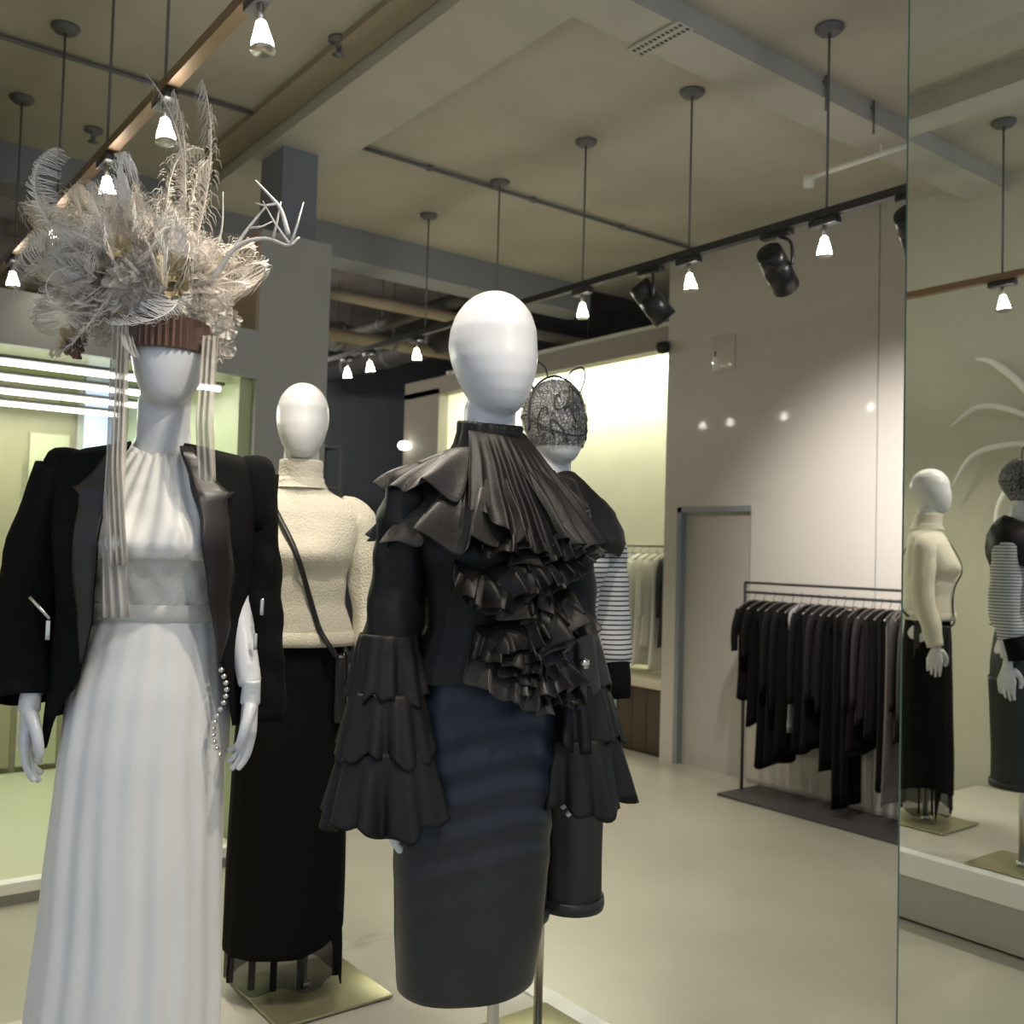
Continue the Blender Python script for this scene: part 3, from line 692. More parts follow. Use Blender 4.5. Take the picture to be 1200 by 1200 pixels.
    for k in range(14): g.loft(lathe([(.001, .006), (.005, .003), (.006, 0), (.005, -.003), (.001, -.006)], 8, (.150+.012*math.sin(k*.5), -.10, 1.045-k*.013)))
    g.build('bead_chain', ZIP, r)
    return r, rz
A, rzA = mannequin_dress()

# ---- headdress (stands on the head: a thing of its own)
def feather(L, bend, spread, seed, n=70, m=FEATH, droop=.03):
    """quill along +z curling towards +x; barbs both sides"""
    rr = random.Random(seed); g = G(); Q = []
    for k in range(25):
        t = k/24; a = bend*t*t; Q.append(Vector((L*t*math.sin(a)*.8, 0, L*t*math.cos(a*.8))))
    g.tube(Q, [.0022*(1-.75*k/24) for k in range(25)], 5)
    for k in range(n):
        t = .18+.82*k/n; i = min(23, int(t*24)); p = Q[i].lerp(Q[i+1], t*24-i); tan = (Q[i+1]-Q[i]).normalized(); nn = Vector((0, 1, 0)).cross(tan)
        for s in (-1, 1):
            l = spread*(math.sin(min(1, (1.08-t)*1.3)*PI*.5))*rr.uniform(.75, 1.15)
            d = (nn*s*.8+tan*.55+Vector((0, rr.uniform(-.5, .5), 0))).normalized()
            pts = [p, p+d*l*.4, p+d*l*.75+Vector((0, 0, -droop*.4)), p+d*l+Vector((rr.uniform(-.006, .006), rr.uniform(-.006, .006), -droop*1.1))]
            w_ = .0011; sd = Vector((0, w_, 0))+tan*w_
            n0 = len(g.v)
            for q, pp in enumerate(pts): g.v += [pp-sd*(1-q*.25), pp+sd*(1-q*.25)]
            for q in range(3): g.f.append((n0+2*q, n0+2*q+1, n0+2*q+3, n0+2*q+2))
    return mesh(g.v, g.f, m)
FE = [feather(.30, 1.3, .060, 1), feather(.24, 2.0, .055, 2), feather(.34, .7, .045, 3), feather(.20, 2.4, .065, 4)]
def rosette(seed, R0=.05):
    rr = random.Random(seed); g = G(); ph = [rr.uniform(0, 6) for _ in range(3)]; rows = []
    for j in range(7):
        v = j/6; row = []
        for k in range(48):
            a = 2*PI*k/48; r_ = R0*v*(1+.15*math.sin(3*a+ph[0]))
            row.append(Vector((r_*math.cos(a), r_*math.sin(a), .55*R0*v*v+.38*R0*v*math.sin(8*a+ph[1]+v*2)+.15*R0*v*math.sin(13*a+ph[2]))))
        rows.append(row)
    return mesh(*(lambda q: (q.v, q.f))(g.loft(rows, False)), TULLE)
RO = [rosette(i, .052) for i in range(4)]
def headdress():
    h = thing('feather_headdress', 'huge ivory headdress of feathers, tulle and pale branches on the gowned mannequin', 'headdress', (.664, 2.075, P), YAW)
    zb = 1.70; rr = random.Random(11)
    hx = .012
    # pleated band around the crown
    N = 84; R = []
    for z, q in ((1.686, .0), (1.689, .004), (1.715, .004), (1.748, .003), (1.753, .0)):
        R.append([Vector((hx+(.076+q+.009*(k % 2))*math.cos(2*PI*k/N), (.104+q+.009*(k % 2))*math.sin(2*PI*k/N)-.004, z)) for k in range(N)])
    G().loft(R, False).build('pleated_band', BAND, h, smooth=False)
    R = [[Vector((hx+q*.086*math.cos(2*PI*k/32), q*.106*math.sin(2*PI*k/32), z)) for k in range(32)] for z, q in ((1.765, 1), (1.80, .92), (1.83, .7), (1.85, .35), (1.855, .05))]
    G().loft(R).build('cap', TULLE, h)
    def place(me, name, loc, direc, roll, sc):
        o = link(name, me, h); o.location = loc; d = Vector(direc).normalized()
        o.rotation_euler = (d.to_track_quat('Z', 'Y') @ Matrix.Rotation(roll, 3, 'Z').to_quaternion()).to_euler(); o.scale = (sc,)*3
        return o
    # tulle cloud
    for i in range(120):
        u = rr.uniform(0, 1); a = rr.uniform(0, 2*PI); e = math.acos(rr.uniform(-.75, 1))
        c = Vector((-.035, -.005, 1.845)); d = Vector((math.sin(e)*math.cos(a), math.sin(e)*math.sin(a), math.cos(e)))
        p = c+Vector((d.x*.140, d.y*.105, d.z*.095))*rr.uniform(.62, 1.0)
        if d.x < -.2: p.x -= .025; p.z -= .03*(-d.x)
        if p.z < 1.762 and abs(p.x-hx) < .085 and p.y < .02: continue
        place(RO[i % 4], 'tulle_rosette', p, d, rr.uniform(0, 6), rr.uniform(.55, 1.0))
    for i in range(16):
        place(RO[i % 4], 'tulle_rosette', (hx-.075+.0105*i, -.102+.05*abs(i-7.5)/7.5, 1.775+rr.uniform(-.006, .02)), (rr.uniform(-.5, .5), -1, .5), rr.uniform(0, 6), .42)
    for i in range(26):   # lower left fall and right ear puff
        t = rr.random()
        if i < 17: p = (-.115-.07*rr.random(), rr.uniform(-.06, .05), 1.72+.10*rr.random())
        else: p = (.125+rr.uniform(-.012, .015), rr.uniform(-.06, .0), 1.665+.13*rr.random())
        place(RO[i % 4], 'tulle_rosette', p, (rr.uniform(-1, .4), -1, rr.uniform(-.4, .5)), rr.uniform(0, 6), rr.uniform(.4, .8) if i < 17 else .45)
    # plumes: (base, direction, roll, kind, scale)
    pl_ = [((-.12, -.02, 1.90), (-1.3, -.1, .9), 3.1, 0, 1.0), ((-.13, -.03, 1.88), (-1.4, .1, .45), 3.0, 0, 1.05), ((-.10, .0, 1.92), (-1, .2, 1.1), 3.3, 2, .95), ((-.14, -.02, 1.86), (-1.5, -.2, .15), 3.0, 1, 1.0),
           ((-.14, -.03, 1.85), (-1.2, 0, .0), 3.1, 3, 1.0), ((-.12, .02, 1.93), (-.9, .3, .9), 3.1, 1, .9),
           ((.015, 0, 1.90), (.10, 0, 1), 3.2, 2, .98), ((.035, -.01, 1.90), (.05, 0, 1), .1, 2, .9), ((-.02, 0, 1.90), (-.2, 0, 1), 3.1, 0, .85), ((-.05, .01, 1.92), (-.15, 0, 1), .2, 1, .8), ((-.08, 0, 1.92), (-.5, 0, 1), 0, 1, .85),
           ((.09, 0, 1.86), (.6, 0, .8), 0, 1, .85), ((.10, 0, 1.85), (.8, 0, .55), 0, 1, .8), ((.08, .02, 1.87), (.4, 0, .9), 0, 3, .8), ((.10, -.03, 1.83), (.9, -.1, .3), 0, 3, .6),
           ((-.06, -.08, 1.86), (-.6, -.4, .5), 3.1, 3, .8), ((0, -.10, 1.87), (-.2, -.5, .7), 2.5, 3, .7), ((.05, -.09, 1.85), (.4, -.5, .5), .3, 3, .7), ((-.10, -.07, 1.84), (-1, -.4, .1), 3.1, 3, .9)]
    for b_, d, ro, k, s in pl_: place(FE[k], 'ostrich_plume', b_, d, ro, s)
    for i in range(30):   # soft drooping plumes over the cloud, mostly at the left
        a = rr.uniform(-.35, 1.25)*PI if i < 22 else rr.uniform(-.3, .5)*PI
        d = Vector((-math.sin(a)*1.0, rr.uniform(-.5, .25), math.cos(a)*.8+.1))
        p = Vector((-.06, -.02, 1.86))+Vector((d.x*.09, -.03+d.y*.06, d.z*.05))
        place(FE[rr.choice((1, 3, 3, 0))], 'ostrich_plume', p, d, rr.uniform(0, 6), rr.uniform(.55, .85))
    for d, s_ in (((-1, 0, .55), 1.35), ((-1, -.1, .85), 1.3), ((-1, .1, .25), 1.25), ((-.8, 0, 1.2), 1.15), ((-1, 0, 0), 1.1)):
        place(FE[0], 'ostrich_plume', (-.12, -.02, 1.88), d, 3.1+rr.uniform(-.3, .3), s_)
    for x_, d in ((.02, (.10, 0, 1)), (.045, (.22, 0, 1)), (-.01, (-.05, 0, 1))):
        place(FE[2], 'ostrich_plume', (x_, 0, 1.90), d, 3.1+rr.uniform(-.25, .25), 1.05)
    # pale coral-like branches
    def branch(pts, r0, twigs):
        g = G(); pp = spline(pts, 14); g.tube(pp, [r0*(1-.6*k/14) for k in range(15)], 7)
        for i, d, l in twigs: g.tube([pp[i], pp[i]+Vector(d)*l*.55, pp[i]+Vector(d)*l+Vector((0, 0, .01))], [r0*.6, r0*.45, r0*.2], 6)
        g.build('branch', BRANCH, h)
    branch([(.10, -.05, 1.83), (.155, -.06, 1.905), (.215, -.06, 1.925), (.262, -.06, 1.912), (.285, -.06, 1.93)], .0055, [(8, (.2, 0, 1), .07), (11, (-.6, 0, .8), .10), (11, (.3, 0, 1), .08)])
    branch([(.12, -.05, 1.86), (.17, -.05, 1.94), (.215, -.05, 2.0)], .0045, [(8, (1, 0, .1), .05)])
    branch([(.262, -.06, 1.935), (.245, -.06, 1.985), (.225, -.06, 2.01), (.19, -.06, 2.045)], .005, [(7, (-.9, 0, -.2), .05)])
    branch([(-.02, -.11, 1.83), (-.06, -.12, 1.87), (-.09, -.11, 1.915), (-.10, -.1, 2.0)], .0045, [(6, (-1, 0, .5), .06), (10, (.5, 0, 1), .05)])
    branch([(.02, -.11, 1.82), (-.01, -.11, 1.90), (-.05, -.10, 1.95)], .004, [(7, (.6, 0, .9), .08)])
    branch([(.09, -.02, 1.86), (.115, -.03, 1.95), (.115, -.03, 2.03)], .003, [])
    # gold and dark flowers
    for p, s in (((.055, -.125, 1.83), .62), ((.06, -.12, 1.80), .5), ((-.055, -.12, 1.875), .5), ((-.17, -.05, 1.70), .55)):
        o = place(RO[1], 'gold_flower', p, (0, -1, .3), 0, s); o.data = o.data.copy(); o.data.materials[0] = GOLD
    o = place(RO[2], 'dark_flower', (-.155, -.07, 1.685), (0, -1, 0), 0, .42); o.data = o.data.copy(); o.data.materials[0] = BAND
    # hanging veils of tulle
    def veil(x0, w0, x1, w1, z0, z1, y0, y1, seed):
        rows = []; q = random.Random(seed).uniform(0, 6)
        for z in frange(z0, z1, 24):
            t = (z0-z)/(z0-z1); w_ = w0+(w1-w0)*t; x = x0+(x1-x0)*t
            rows.append([Vector((x-w_/2+w_*k/14, y0+(y1-y0)*min(1, t*1.6)+.008*math.sin(k*1.3+q+z*9), z)) for k in range(15)])
        solid(G().loft(rows, False, wrap=False).build('hanging_veil', VEIL, h), .001)
    veil(-.062, .03, -.012, .050, 1.74, 1.15, -.09, -.165, 1)
    veil(-.052, .02, -.010, .032, 1.74, 1.25, -.10, -.17, 2)
    veil(.112, .03, .135, .035, 1.72, 1.42, -.06, -.13, 3)
headdress()

# ================= cream sweater mannequin (C)
def mannequin_cream():
    rz = YAW+math.radians(12)
    r = thing('mannequin', 'white mannequin in a cream turtleneck sweater and long black skirt, between the two front figures', 'mannequin', (1.275, 2.70, P), rz, 'faceless white display mannequins')
    aL = [(-.165, 0, 1.42), (-.215, .01, 1.16), (-.228, -.05, .93)]; aR = [(.165, 0, 1.42), (.215, .01, 1.16), (.228, -.05, .93)]
    link('body', body_mesh(aL, aR), r)
    put_hand(r, HL, (-.229, -.055, .905), (.1, 0, 0)); put_hand(r, HR, (.229, -.055, .905), (.1, 0, 0))
    stand(r, (.06, .0), .8, -rz, .36, (.02, -.01))
    wob = fold_fn(44, .0035, (3, 6, 9))
    def sf(a, z):
        b_ = 0
        for s in (-1, 1): b_ += .018*math.exp(-((math.cos(a)*.15-s*.062)/.05)**2-((z-1.30)/.06)**2)*max(0, -math.sin(a))
        return b_+wob(a, z)
    sw = solid(G().loft([tring(z, .012+(.022*max(0, min(1, (1.24-z)/.12))), 72, sf) for z in frange(1.52, 1.035, 40)], False).build('sweater', KNIT, r), .006)
    G().loft([tring(z, q, 72, wob) for z, q in ((1.065, .036), (1.062, .042), (1.035, .040), (1.022, .036), (1.022, .028))], False).build('ribbed_hem', KNIT, sw)
    R = []
    for z, rx, cy in ((1.49, .082, .012), (1.505, .072, .012), (1.525, .066, .010), (1.545, .064, .006), (1.567, .064, .002), (1.574, .062, .0), (1.572, .056, .0), (1.55, .055, .004)):
        R.append([Vector(((rx+.0012*(k % 2))*math.cos(2*PI*k/90), cy+(rx*1.06+.0012*(k % 2))*math.sin(2*PI*k/90), z)) for k in range(90)])
    G().loft(R, False).build('turtleneck', KNIT, sw)
    for s, e in ((-1, 1), (1, 2)):
        solid(sleeve([(s*.115, 0, 1.445), (s*.178, .01, 1.395), (s*.197, .01, 1.28), (s*.218, .01, 1.14), (s*.226, -.03, .99), (s*.228, -.05, .90)], [.030, .052, .054, .054, .050, .043, .036], e, .003).build('knit_sleeve', KNIT, sw), .005)
    tab = [(1.08, .128, .098, 0, 0), (1.0, .146, .110, 0, .004), (.9, .158, .118, 0, .006), (.6, .166, .125, 0, .004), (.3, .170, .130, -.002, .0), (.10, .170, .130, -.004, 0)]
    ff = fold_fn(51, .006, (6, 10, 15), lambda z: min(1, (1.1-z)*1.4))
    R = wrap_loft(tab, frange(1.08, .15, 40), ff, 120)
    n = len(R)
    for i, row in enumerate(R):
        t = (i/(n-1))**6
        for v in row: v.z += t*(-.015+.05*max(0, v.x/.17)**2)
    sk = solid(G().loft(R, False).build('skirt', BLACK, r), .004)
    def hem(a, z): return ff(a, z)
    R = wrap_loft(tab, frange(.21, .045, 10), lambda a, z: ff(a, z)*1.2-.006, 120)
    for i, row in enumerate(R):
        for v in row: v.z += (i/9)*(-.012*math.sin(5*math.atan2(v.y, v.x)))
    o = G().loft(R, False).build('sheer_underskirt', SHEER, sk); solid(o, .001)
    g = G()
    for a in (PI*1.12, PI*1.32, PI*1.45, PI*1.60, PI*1.9, .2, 1.2, 2.0):
        g.tube([(.158*math.cos(a), .118*math.sin(a), .20), (.160*math.cos(a), .122*math.sin(a), .05)], .010, 8, flat=.5)
    g.build('sheer_pleats', BLACK, sk)
    # corner point falling at the right
    G().loft([[Vector((.120, -.09, .24)), Vector((.165, -.055, .24))], [Vector((.142, -.075, .14)), Vector((.170, -.05, .14))], [Vector((.166, -.055, .03)), Vector((.170, -.052, .03))]], False, wrap=False).build('falling_point', BLACK, sk)
    r.scale = (.985,)*3
    return rz
rzC = mannequin_cream()
bag = thing('shoulder_bag', 'slim black leather bag on a thin strap across the cream sweater', 'bag', (1.275, 2.70, P), rzC)
def on_sweater(x, z, lift=.008):
    rx, ry, cy = lerp_table(BODY, z); e = .012+.022*max(0, min(1, (1.24-z)/.12))
    b_ = sum(.018*math.exp(-((x-q*.062)/.05)**2-((z-1.30)/.06)**2) for q in (-1, 1))
    return Vector((x, cy-(ry+e+b_+lift)*math.sqrt(max(.03, 1-(x/(rx+e))**2)), z))
pts = spline([(-.092, .05, 1.475), (-.095, .01, 1.492), (-.092, -.035, 1.485)]+[on_sweater(x, z, .012) for x, z in ((-.078, 1.44), (-.050, 1.385), (-.020, 1.33), (.005, 1.27), (.028, 1.20), (.050, 1.13), (.072, 1.07))]+[(.105, -.13, 1.02), (.128, -.10, .985)], 60)
G().tube(pts, .008, 8, flat=.35, up=(0, -1, 0)).build('strap', STRAP, bag)
pts = spline([(-.092, .05, 1.475), (-.06, .115, 1.40), (.03, .145, 1.25), (.12, .12, 1.08), (.17, .03, 1.0)], 24)
G().tube(pts, .008, 8, flat=.35).build('strap', STRAP, bag)
bag.scale = (.985,)*3
o = G().box(.118, .150, -.11, .06, .80, 1.0, .010).build('bag_body', STRAP, bag)
o = G().box(.150, .156, -.10, .05, .88, 1.0, .003).build('bag_flap', STRAP, bag)

# ================= masked mannequin (D)
def mannequin_masked():
    rz = YAW+math.radians(30)
    r = thing('mannequin', 'white mannequin in striped sweater, black cowl and dark cropped trousers, behind the ruffled one', 'mannequin', (1.69, 2.03, P), rz, 'faceless white display mannequins')
    aL = [(-.165, 0, 1.42), (-.20, .01, 1.16), (-.205, -.05, .93)]; aR = [(.165, 0, 1.42), (.20, .02, 1.16), (.21, .0, .93)]
    link('body', body_mesh(aL, aR, headw=1.03), r)
    put_hand(r, HL, (-.205, -.055, .905), (.1, 0, 0)); put_hand(r, HR, (.21, -.005, .905), (.05, 0, 0))
    stand(r, (0, .0), .8, -rz, .34)
    sw = solid(G().loft([tring(z, .012+.02*max(0, min(1, (1.24-z)/.12)), 64, fold_fn(4, .003, (4, 7, 9))) for z in frange(1.50, 1.06, 36)], False).build('striped_sweater', STRIPE, r), .004)
    for s in (-1, 1):
        pth = [(s*.12, 0, 1.445), (s*.18, .01, 1.39), (s*.20, .01, 1.28), (s*.212, .01, 1.14), (s*.210, -.02, 1.02)]
        solid(sleeve(pth, [.032, .055, .060, .060, .050], 3+s, .003).build('striped_sleeve', STRIPE, sw), .004)
        G().tube([(s*.210, -.02, 1.04), (s*.209, -.035, .98), (s*.208, -.045, .925)], [.044, .042, .038], 18).build('black_cuff', BLACK, sw, label='black cuff')
    out = lambda p: Vector((p.x, p.y, .3))
    R = []
    for z, rx, ry, cy in ((1.53, .072, .078, .01), (1.535, .085, .090, .012), (1.52, .115, .105, .012), (1.49, .165, .120, .01), (1.455, .205, .132, .006), (1.41, .222, .140, .0), (1.375, .222, .142, -.004), (1.34, .21, .135, -.004)):
        R.append([Vector(((rx+.006*math.sin(7*2*PI*k/80+z*40))*math.cos(2*PI*k/80), cy+(ry+.006*math.sin(7*2*PI*k/80+z*40))*math.sin(2*PI*k/80), z+.015*math.sin(6*PI*k/80))) for k in range(80)])
    o = solid(G().loft(R, False).build('black_cowl', RUFFB, r), .004)
    # cropped wide trousers
    tab = [(1.10, .120, .092, 0, 0), (1.0, .146, .112, 0, .004), (.9, .166, .120, 0, .006), (.80, .172, .122, 0, .004)]
    tr = solid(G().loft(wrap_loft(tab, frange(1.10, .78, 16), fold_fn(8, .003, (5, 9)), 72), False).build('trousers', LEATH, r), .003)
    for s in (-1, 1):
        t2 = [(.84, .090, .112, s*.082, .004), (.7, .088, .105, s*.086, .002), (.5, .084, .098, s*.088, .0), (.40, .086, .098, s*.088, .0), (.36, .088, .1, s*.088, 0)]
        l = solid(G().loft(wrap_loft(t2, frange(.84, .37, 26), fold_fn(9+s, .005, (4, 7, 10)), 64), False).build('trouser_leg', LEATH, tr), .003)
        G().loft([[Vector((s*.088+q*.092*math.cos(2*PI*k/48), q*.104*math.sin(2*PI*k/48), z)) for k in range(48)] for z, q in ((.395, .97), (.395, 1.03), (.375, 1.05), (.362, 1.02), (.362, .95))], False).build('cuff', LEATH, tr)
    r.scale = (.975,)*3
    return rz
rzD = mannequin_masked()
mk = thing('lace_mask', 'black lace veil mask with wire cat ears over the rear right mannequin head', 'mask', (1.69, 2.03, P), rzD)
mk.scale = (.975,)*3
R = headrings(1.575, 1.81, .0815, .103, e=.0045, n=48, t1=.86)
G().loft(R, False).build('lace_veil', LACE, mk)
G().tube([Vector((.086*math.cos(a), -.002+.107*math.sin(a), 1.705-.06*max(0, -math.sin(a)))) for a in frange(0, 2*PI, 49)], .0022, 6).build('rim', WIRE, mk)
G().tube(spline([(-.084, -.012, 1.66), (-.085, -.012, 1.74), (-.058, -.012, 1.793), (0, -.012, 1.818), (.058, -.012, 1.793), (.085, -.012, 1.74), (.084, -.012, 1.66)], 36), .0032, 6).build('headband', WIRE, mk)
for q in range(7):   # dark embroidered sprigs on the lace
    a0 = -PI/2+(-.9, -.5, -.1, .3, .7, .1, -.4)[q]; z0 = (1.70, 1.75, 1.68, 1.74, 1.69, 1.79, 1.64)[q]; pp_ = []
    for k in range(12):
        a = a0+.045*k*math.cos(q*2+k*.4); z = min(1.782, z0+.006*k*math.sin(q*1.7+k*.5)); t = (1.81-z)/.235
        w_ = lerp_table([(-x, y) for x, y in HEAD], -t)[0]
        pp_.append(Vector((.0865*w_*math.cos(a), -.040*max(0, t-.45)/.55+.1085*w_*math.sin(a), z)))
    G().tube(pp_, .0022, 5).build('embroidered_sprig', WIRE, mk)
for s in (-1, 1):
    G().tube(spline([(s*.030, -.012, 1.812), (s*.046, -.02, 1.838), (s*.078, -.02, 1.850), (s*.090, -.018, 1.825), (s*.076, -.012, 1.772)], 20), .0026, 6).build('cat_ear', WIRE, mk)

# ------------------------------------------------------------------ clothes rack with black garments
def hanger(parent):
    g = G(); g.tube(spline([(0, 0, -.045), (0, 0, -.02), (.018, 0, -.008), (.022, 0, .010), (.004, 0, .020), (-.014, 0, .012)], 14), .0022, 6)
    g.tube(spline([(-.20, 0, -.10), (-.10, 0, -.06), (0, 0, -.045), (.10, 0, -.06), (.20, 0, -.10)], 12), .006, 6)
    return g.build('hanger', HANG, parent)
def garment(name, label, cat, m, length, w=.19, sl=None, flare=1.0, group=None, trousers=False, seed=0, thick=.028, sm=None):
    o = thing(name, label, cat, (0, 0, 0), 0, group); hanger(o); rr = random.Random(seed); p1, p2 = rr.uniform(0, 6), rr.uniform(0, 6); N = 36
    if trousers:
        for s in (-1, 1):
            R = [[Vector((s*(.065+.012*v)+(.062-.012*v)*math.cos(2*PI*k/N), (thick*.9+.004*math.sin(5*2*PI*k/N+z*8))*math.sin(2*PI*k/N), -z)) for k in range(N)] for z, v in [(.07+(length-.07)*q/14, q/14) for q in range(15)]]
            G().loft(R).build('trouser_leg', m, o)
        return o
    R = []
    prof = [(.048, .28, .5), (.055, .45, .8), (.075, .78, .95), (.10, .98, 1), (.14, 1.02, 1.1)]
    for z, q, t in prof+[(.14+(length-.14)*j/14, 1.0-.10*math.sin(j/14*PI)+(flare-1)*j/14, 1.1+.35*j/14) for j in range(1, 15)]:
        dz = .012*(z > length-.02)
        R.append([Vector((w*q*math.cos(2*PI*k/N), (thick*t+.006*math.sin(6*2*PI*k/N+p1+z*3)+.004*math.sin(9*2*PI*k/N+p2))*math.sin(2*PI*k/N), -z+dz*math.sin(3*2*PI*k/N+p1))) for k in range(N)])
    G().loft(R).build('garment_body', m, o)
    if sl:
        for s in (-1, 1):
            g = G(); g.tube(spline([(s*w*.88, 0, -.115), (s*(w*1.08), 0, -.20), (s*(w*1.14), .004, -.115-sl*.6), (s*(w*1.10), .006, -.115-sl)], 10), [.045-.0012*k for k in range(11)], 12, flat=.40, up=(0, 1, 0))
            g.build('sleeve', sm or m, o)
    return o
rk = thing('clothes_rack', 'thin black metal clothes rail standing against the lacquered wall', 'clothes rack', (5.40, 2.30, 0))
L_ = 2.08
G().tube([(0, 0, 1.36), (0, L_, 1.36)], .009, 8).build('hanging_rail', DMETAL, rk)
G().tube([(0, 0, 1.425), (0, L_, 1.425)], .009, 8).build('top_bar', DMETAL, rk)
for y in (0, L_): G().tube([(0, y, .02), (0, y, 1.43)], .011, 8).build('post', DMETAL, rk)
rk['label'] = 'thin black metal clothes rail standing against the lacquered wall'
mt = thing('floor_mat', 'long low dark base slab on the floor under the black clothes rail', 'floor mat', (5.40, 3.3, 0))
G().box(-.23, .22, -1.1, 1.10, 0, .018, .004).build('slab', MATD, mt)
BK = [mat('black_cloth_%d' % i, c_, .85, spec=.15, bump=.1, bscale=120) for i, c_ in enumerate([(.006, .006, .006), (.009, .0085, .008), (.013, .012, .011), (.022, .019, .018), (.032, .028, .027)])]
GRY = mat('pale_grey_cloth', (.30, .30, .29), .6); BLUE = mat('blue_cloth', (.03, .06, .20), .6); ORG = mat('rust_cloth', (.30, .14, .06), .6); CHAR = mat('sheer_charcoal', (.16, .14, .13), .6, alpha=.6)
grp = 'dark clothes on the black rail'
specs = [ # y, label, mat, length, w, sleeve, flare, trousers
 (4.30, 'black short-sleeved top, first garment at the left end of the black rail', 'top', BK[1], .70, .20, .26, 1, 0),
 (4.22, 'plain black tunic right behind the first short-sleeved top', 'tunic', BK[0], .86, .19, .30, 1.0, 0),
 (4.14, 'long black dress with frayed hem near the left end of the rail', 'dress', BK[0], 1.12, .18, None, 1.15, 0),
 (4.07, None, 'garment', BK[1], 1.10, .18, .5, 1.1, 0),
 (3.99, 'black coat beside the pale grey-trimmed garment', 'coat', BK[0], 1.02, .20, .60, 1.05, 0),
 (3.92, 'dark garment with a pale silver-grey front edge, left middle of the rail', 'jacket', GRY, .86, .155, None, 1, 0),
 (3.85, None, 'garment', BK[0], .98, .19, .55, 1.1, 0),
 (3.79, None, 'garment', BK[1], .95, .19, None, 1.1, 0),
 (3.72, 'cropped black jacket in the middle of the rail', 'jacket', BK[2], .62, .20, .5, 1, 0),
 (3.66, None, 'garment', BK[0], 1.05, .18, .58, 1.1, 0),
 (3.60, 'long black trousers reaching almost down to the dark slab', 'trousers', BK[0], 1.28, .19, None, 1, 1),
 (3.54, 'second pair of long black trousers hanging behind the first', 'trousers', BK[0], 1.26, .19, None, 1, 1),
 (3.47, None, 'garment', BK[1], .92, .19, .55, 1.1, 0),
 (3.41, 'charcoal blouse with a faint sheen, right of the long trousers', 'blouse', BK[3], .72, .20, .5, 1.1, 0),
 (3.35, None, 'garment', BK[1], .80, .18, None, 1.1, 0),
 (3.29, 'slim long black dress reaching lowest right of the trousers', 'dress', BK[0], 1.10, .15, None, 1.05, 0),
 (3.23, 'smoky grey sheer dress hanging low near the mirror edge', 'dress', CHAR, 1.16, .17, None, 1.3, 0),
 (3.17, None, 'garment', BK[3], .80, .19, .5, 1.1, 0),
 (3.11, 'dark brownish jacket near the mirror end of the rail', 'jacket', BK[4], .74, .20, .55, 1.1, 0),
 (3.05, None, 'garment', BK[2], .84, .19, .5, 1.2, 0),
 (2.99, 'rust-coloured sliver of a garment beside the mirror edge', 'shirt', ORG, .62, .18, None, 1, 0),
 (2.93, 'blue garment just beside the mirror edge', 'shirt', BLUE, .70, .19, None, 1, 0),
 (2.86, None, 'garment', BK[0], .86, .19, .5, 1.2, 0)]
for i, (y, lab, cat, m_, ln, w_, sl, fl, trs) in enumerate(specs):
    shared = lab is None
    o = garment({'garment': 'hanging_garment'}.get(cat, cat), lab or 'plain black garment packed tightly in the middle of the black rail', cat, m_, ln, w_, sl, fl, grp, bool(trs), i, .015)
    o.location = (5.40, y, 1.352); o.rotation_euler = (0, 0, .12+random.uniform(-.03, .03))

# ------------------------------------------------------------------ pale clothes, counter and cabinet in the bright niche
cb = thing('base_cabinet', 'low dark brown cabinet with vertical boards under the bright niche', 'cabinet', (5.70, 5.43, 0))
G().box(.02, .72, .0, 3.24, .0, .53).build('carcass', WOODD, cb, smooth=False)
bd = G().box(0, .02, 0, .155, .03, .53, .002).build('front_board', WOODD, cb)
for k in range(1, 20):
    c_ = bd.copy(); COL.objects.link(c_); c_.location = (0, k*.162, 0)
ct = tag(G().box(5.68, 6.44, 5.41, 8.68, .531, .60, .004).build('counter_top', CTOP), 'cream counter top running along the bright niche below the pale clothes', 'counter')
rl = thing('wall_rail', 'pale clothes rail high inside the bright niche', 'clothes rack', (6.0, 5.42, 1.67))
G().tube([(0, 0, 0), (0, 3.25, 0)], .010, 8).build('rail', HANG, rl)
for y in (.03, 1.6, 3.2): G().tube([(0, y, 0), (.44, y, .03)], .008, 8).build('bracket', HANG, rl)
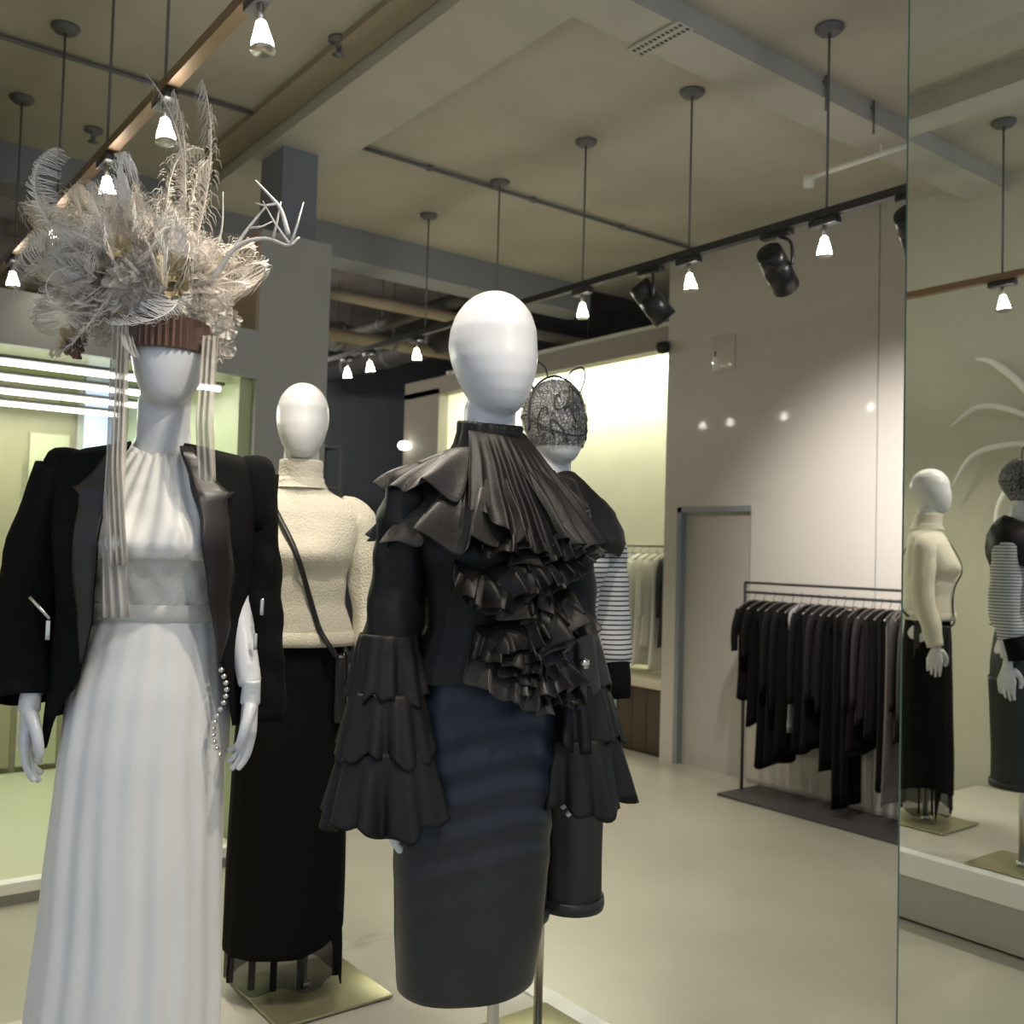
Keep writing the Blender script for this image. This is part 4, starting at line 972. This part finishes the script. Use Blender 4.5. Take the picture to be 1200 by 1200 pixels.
WH = [mat('pale_cloth_%d' % i, c_, .8) for i, c_ in enumerate([(.74, .73, .66), (.66, .65, .58), (.42, .44, .46), (.78, .77, .70), (.60, .58, .46), (.03, .03, .035), (.34, .40, .43)])]
ys = [5.52+.095*k for k in range(15)]
wl = {0: ('white_blouse', 'cream blouse hanging nearest the wall edge in the bright niche', 0, .84), 1: ('dark_top', 'black top showing between pale clothes in the bright niche', 5, .80), 2: ('cream_dress', 'long ivory dress near the wall edge in the bright niche', 3, 1.0), 4: ('white_dress', 'brightest white dress in the middle of the pale clothes', 3, .98), 7: ('grey_shirt', 'pale grey shirt at the visible left end of the pale clothes', 2, .60), 6: ('blue_grey_top', 'long blue-grey top among the pale clothes', 6, .95)}
for k, y in enumerate(ys):
    nm, lab, mi, ln = wl.get(k, ('pale_garment', 'pale garment hanging in a tight row on the bright niche rail', random.choice([0, 1, 3, 3, 4]), random.uniform(.7, 1.0)))
    o = garment(nm, lab, 'clothes', WH[mi], ln, .18, .45 if k % 2 else None, 1.15, 'pale clothes in the bright niche', False, 40+k, .022)
    o.location = (6.0, y, 1.655); o.rotation_euler = (0, 0, .15+random.uniform(-.04, .04))

# ------------------------------------------------------------------ white plume ornament on the left wall, seen in the mirror
orn = thing('wall_ornament', 'white curling plume ornament on the side wall, seen only in the mirror', 'ornament', (.285, 2.50, 2.32)); orn.scale = (1, 1.3, 1.3)
WP = mat('white_plume', (.85, .85, .80), .4)
for a, (pts, r0) in enumerate((([(0, 0, 0), (.05, .15, .12), (.07, .32, .16), (.08, .45, .08)], .016), ([(0, 0, 0), (.06, .12, .22), (.08, .25, .35), (.09, .33, .38)], .020),
        ([(0, 0, -.05), (.06, .16, -.02), (.08, .34, -.06), (.08, .44, -.20)], .016), ([(0, 0, -.08), (.06, .10, -.12), (.08, .22, -.28), (.08, .24, -.48)], .016), ([(0, -.05, -.1), (.06, .02, -.25), (.08, .12, -.42), (.09, .16, -.62)], .014))):
    pp = spline(pts, 20); G().tube(pp, [1.35*r0*math.sin(PI*(.12+.8*k/20)) for k in range(21)], 10, flat=.6).build('plume', WP, orn)
G().tube([(0, 0, -.03), (.03, 0, -.03)], .04, 12).build('wall_boss', WP, orn)
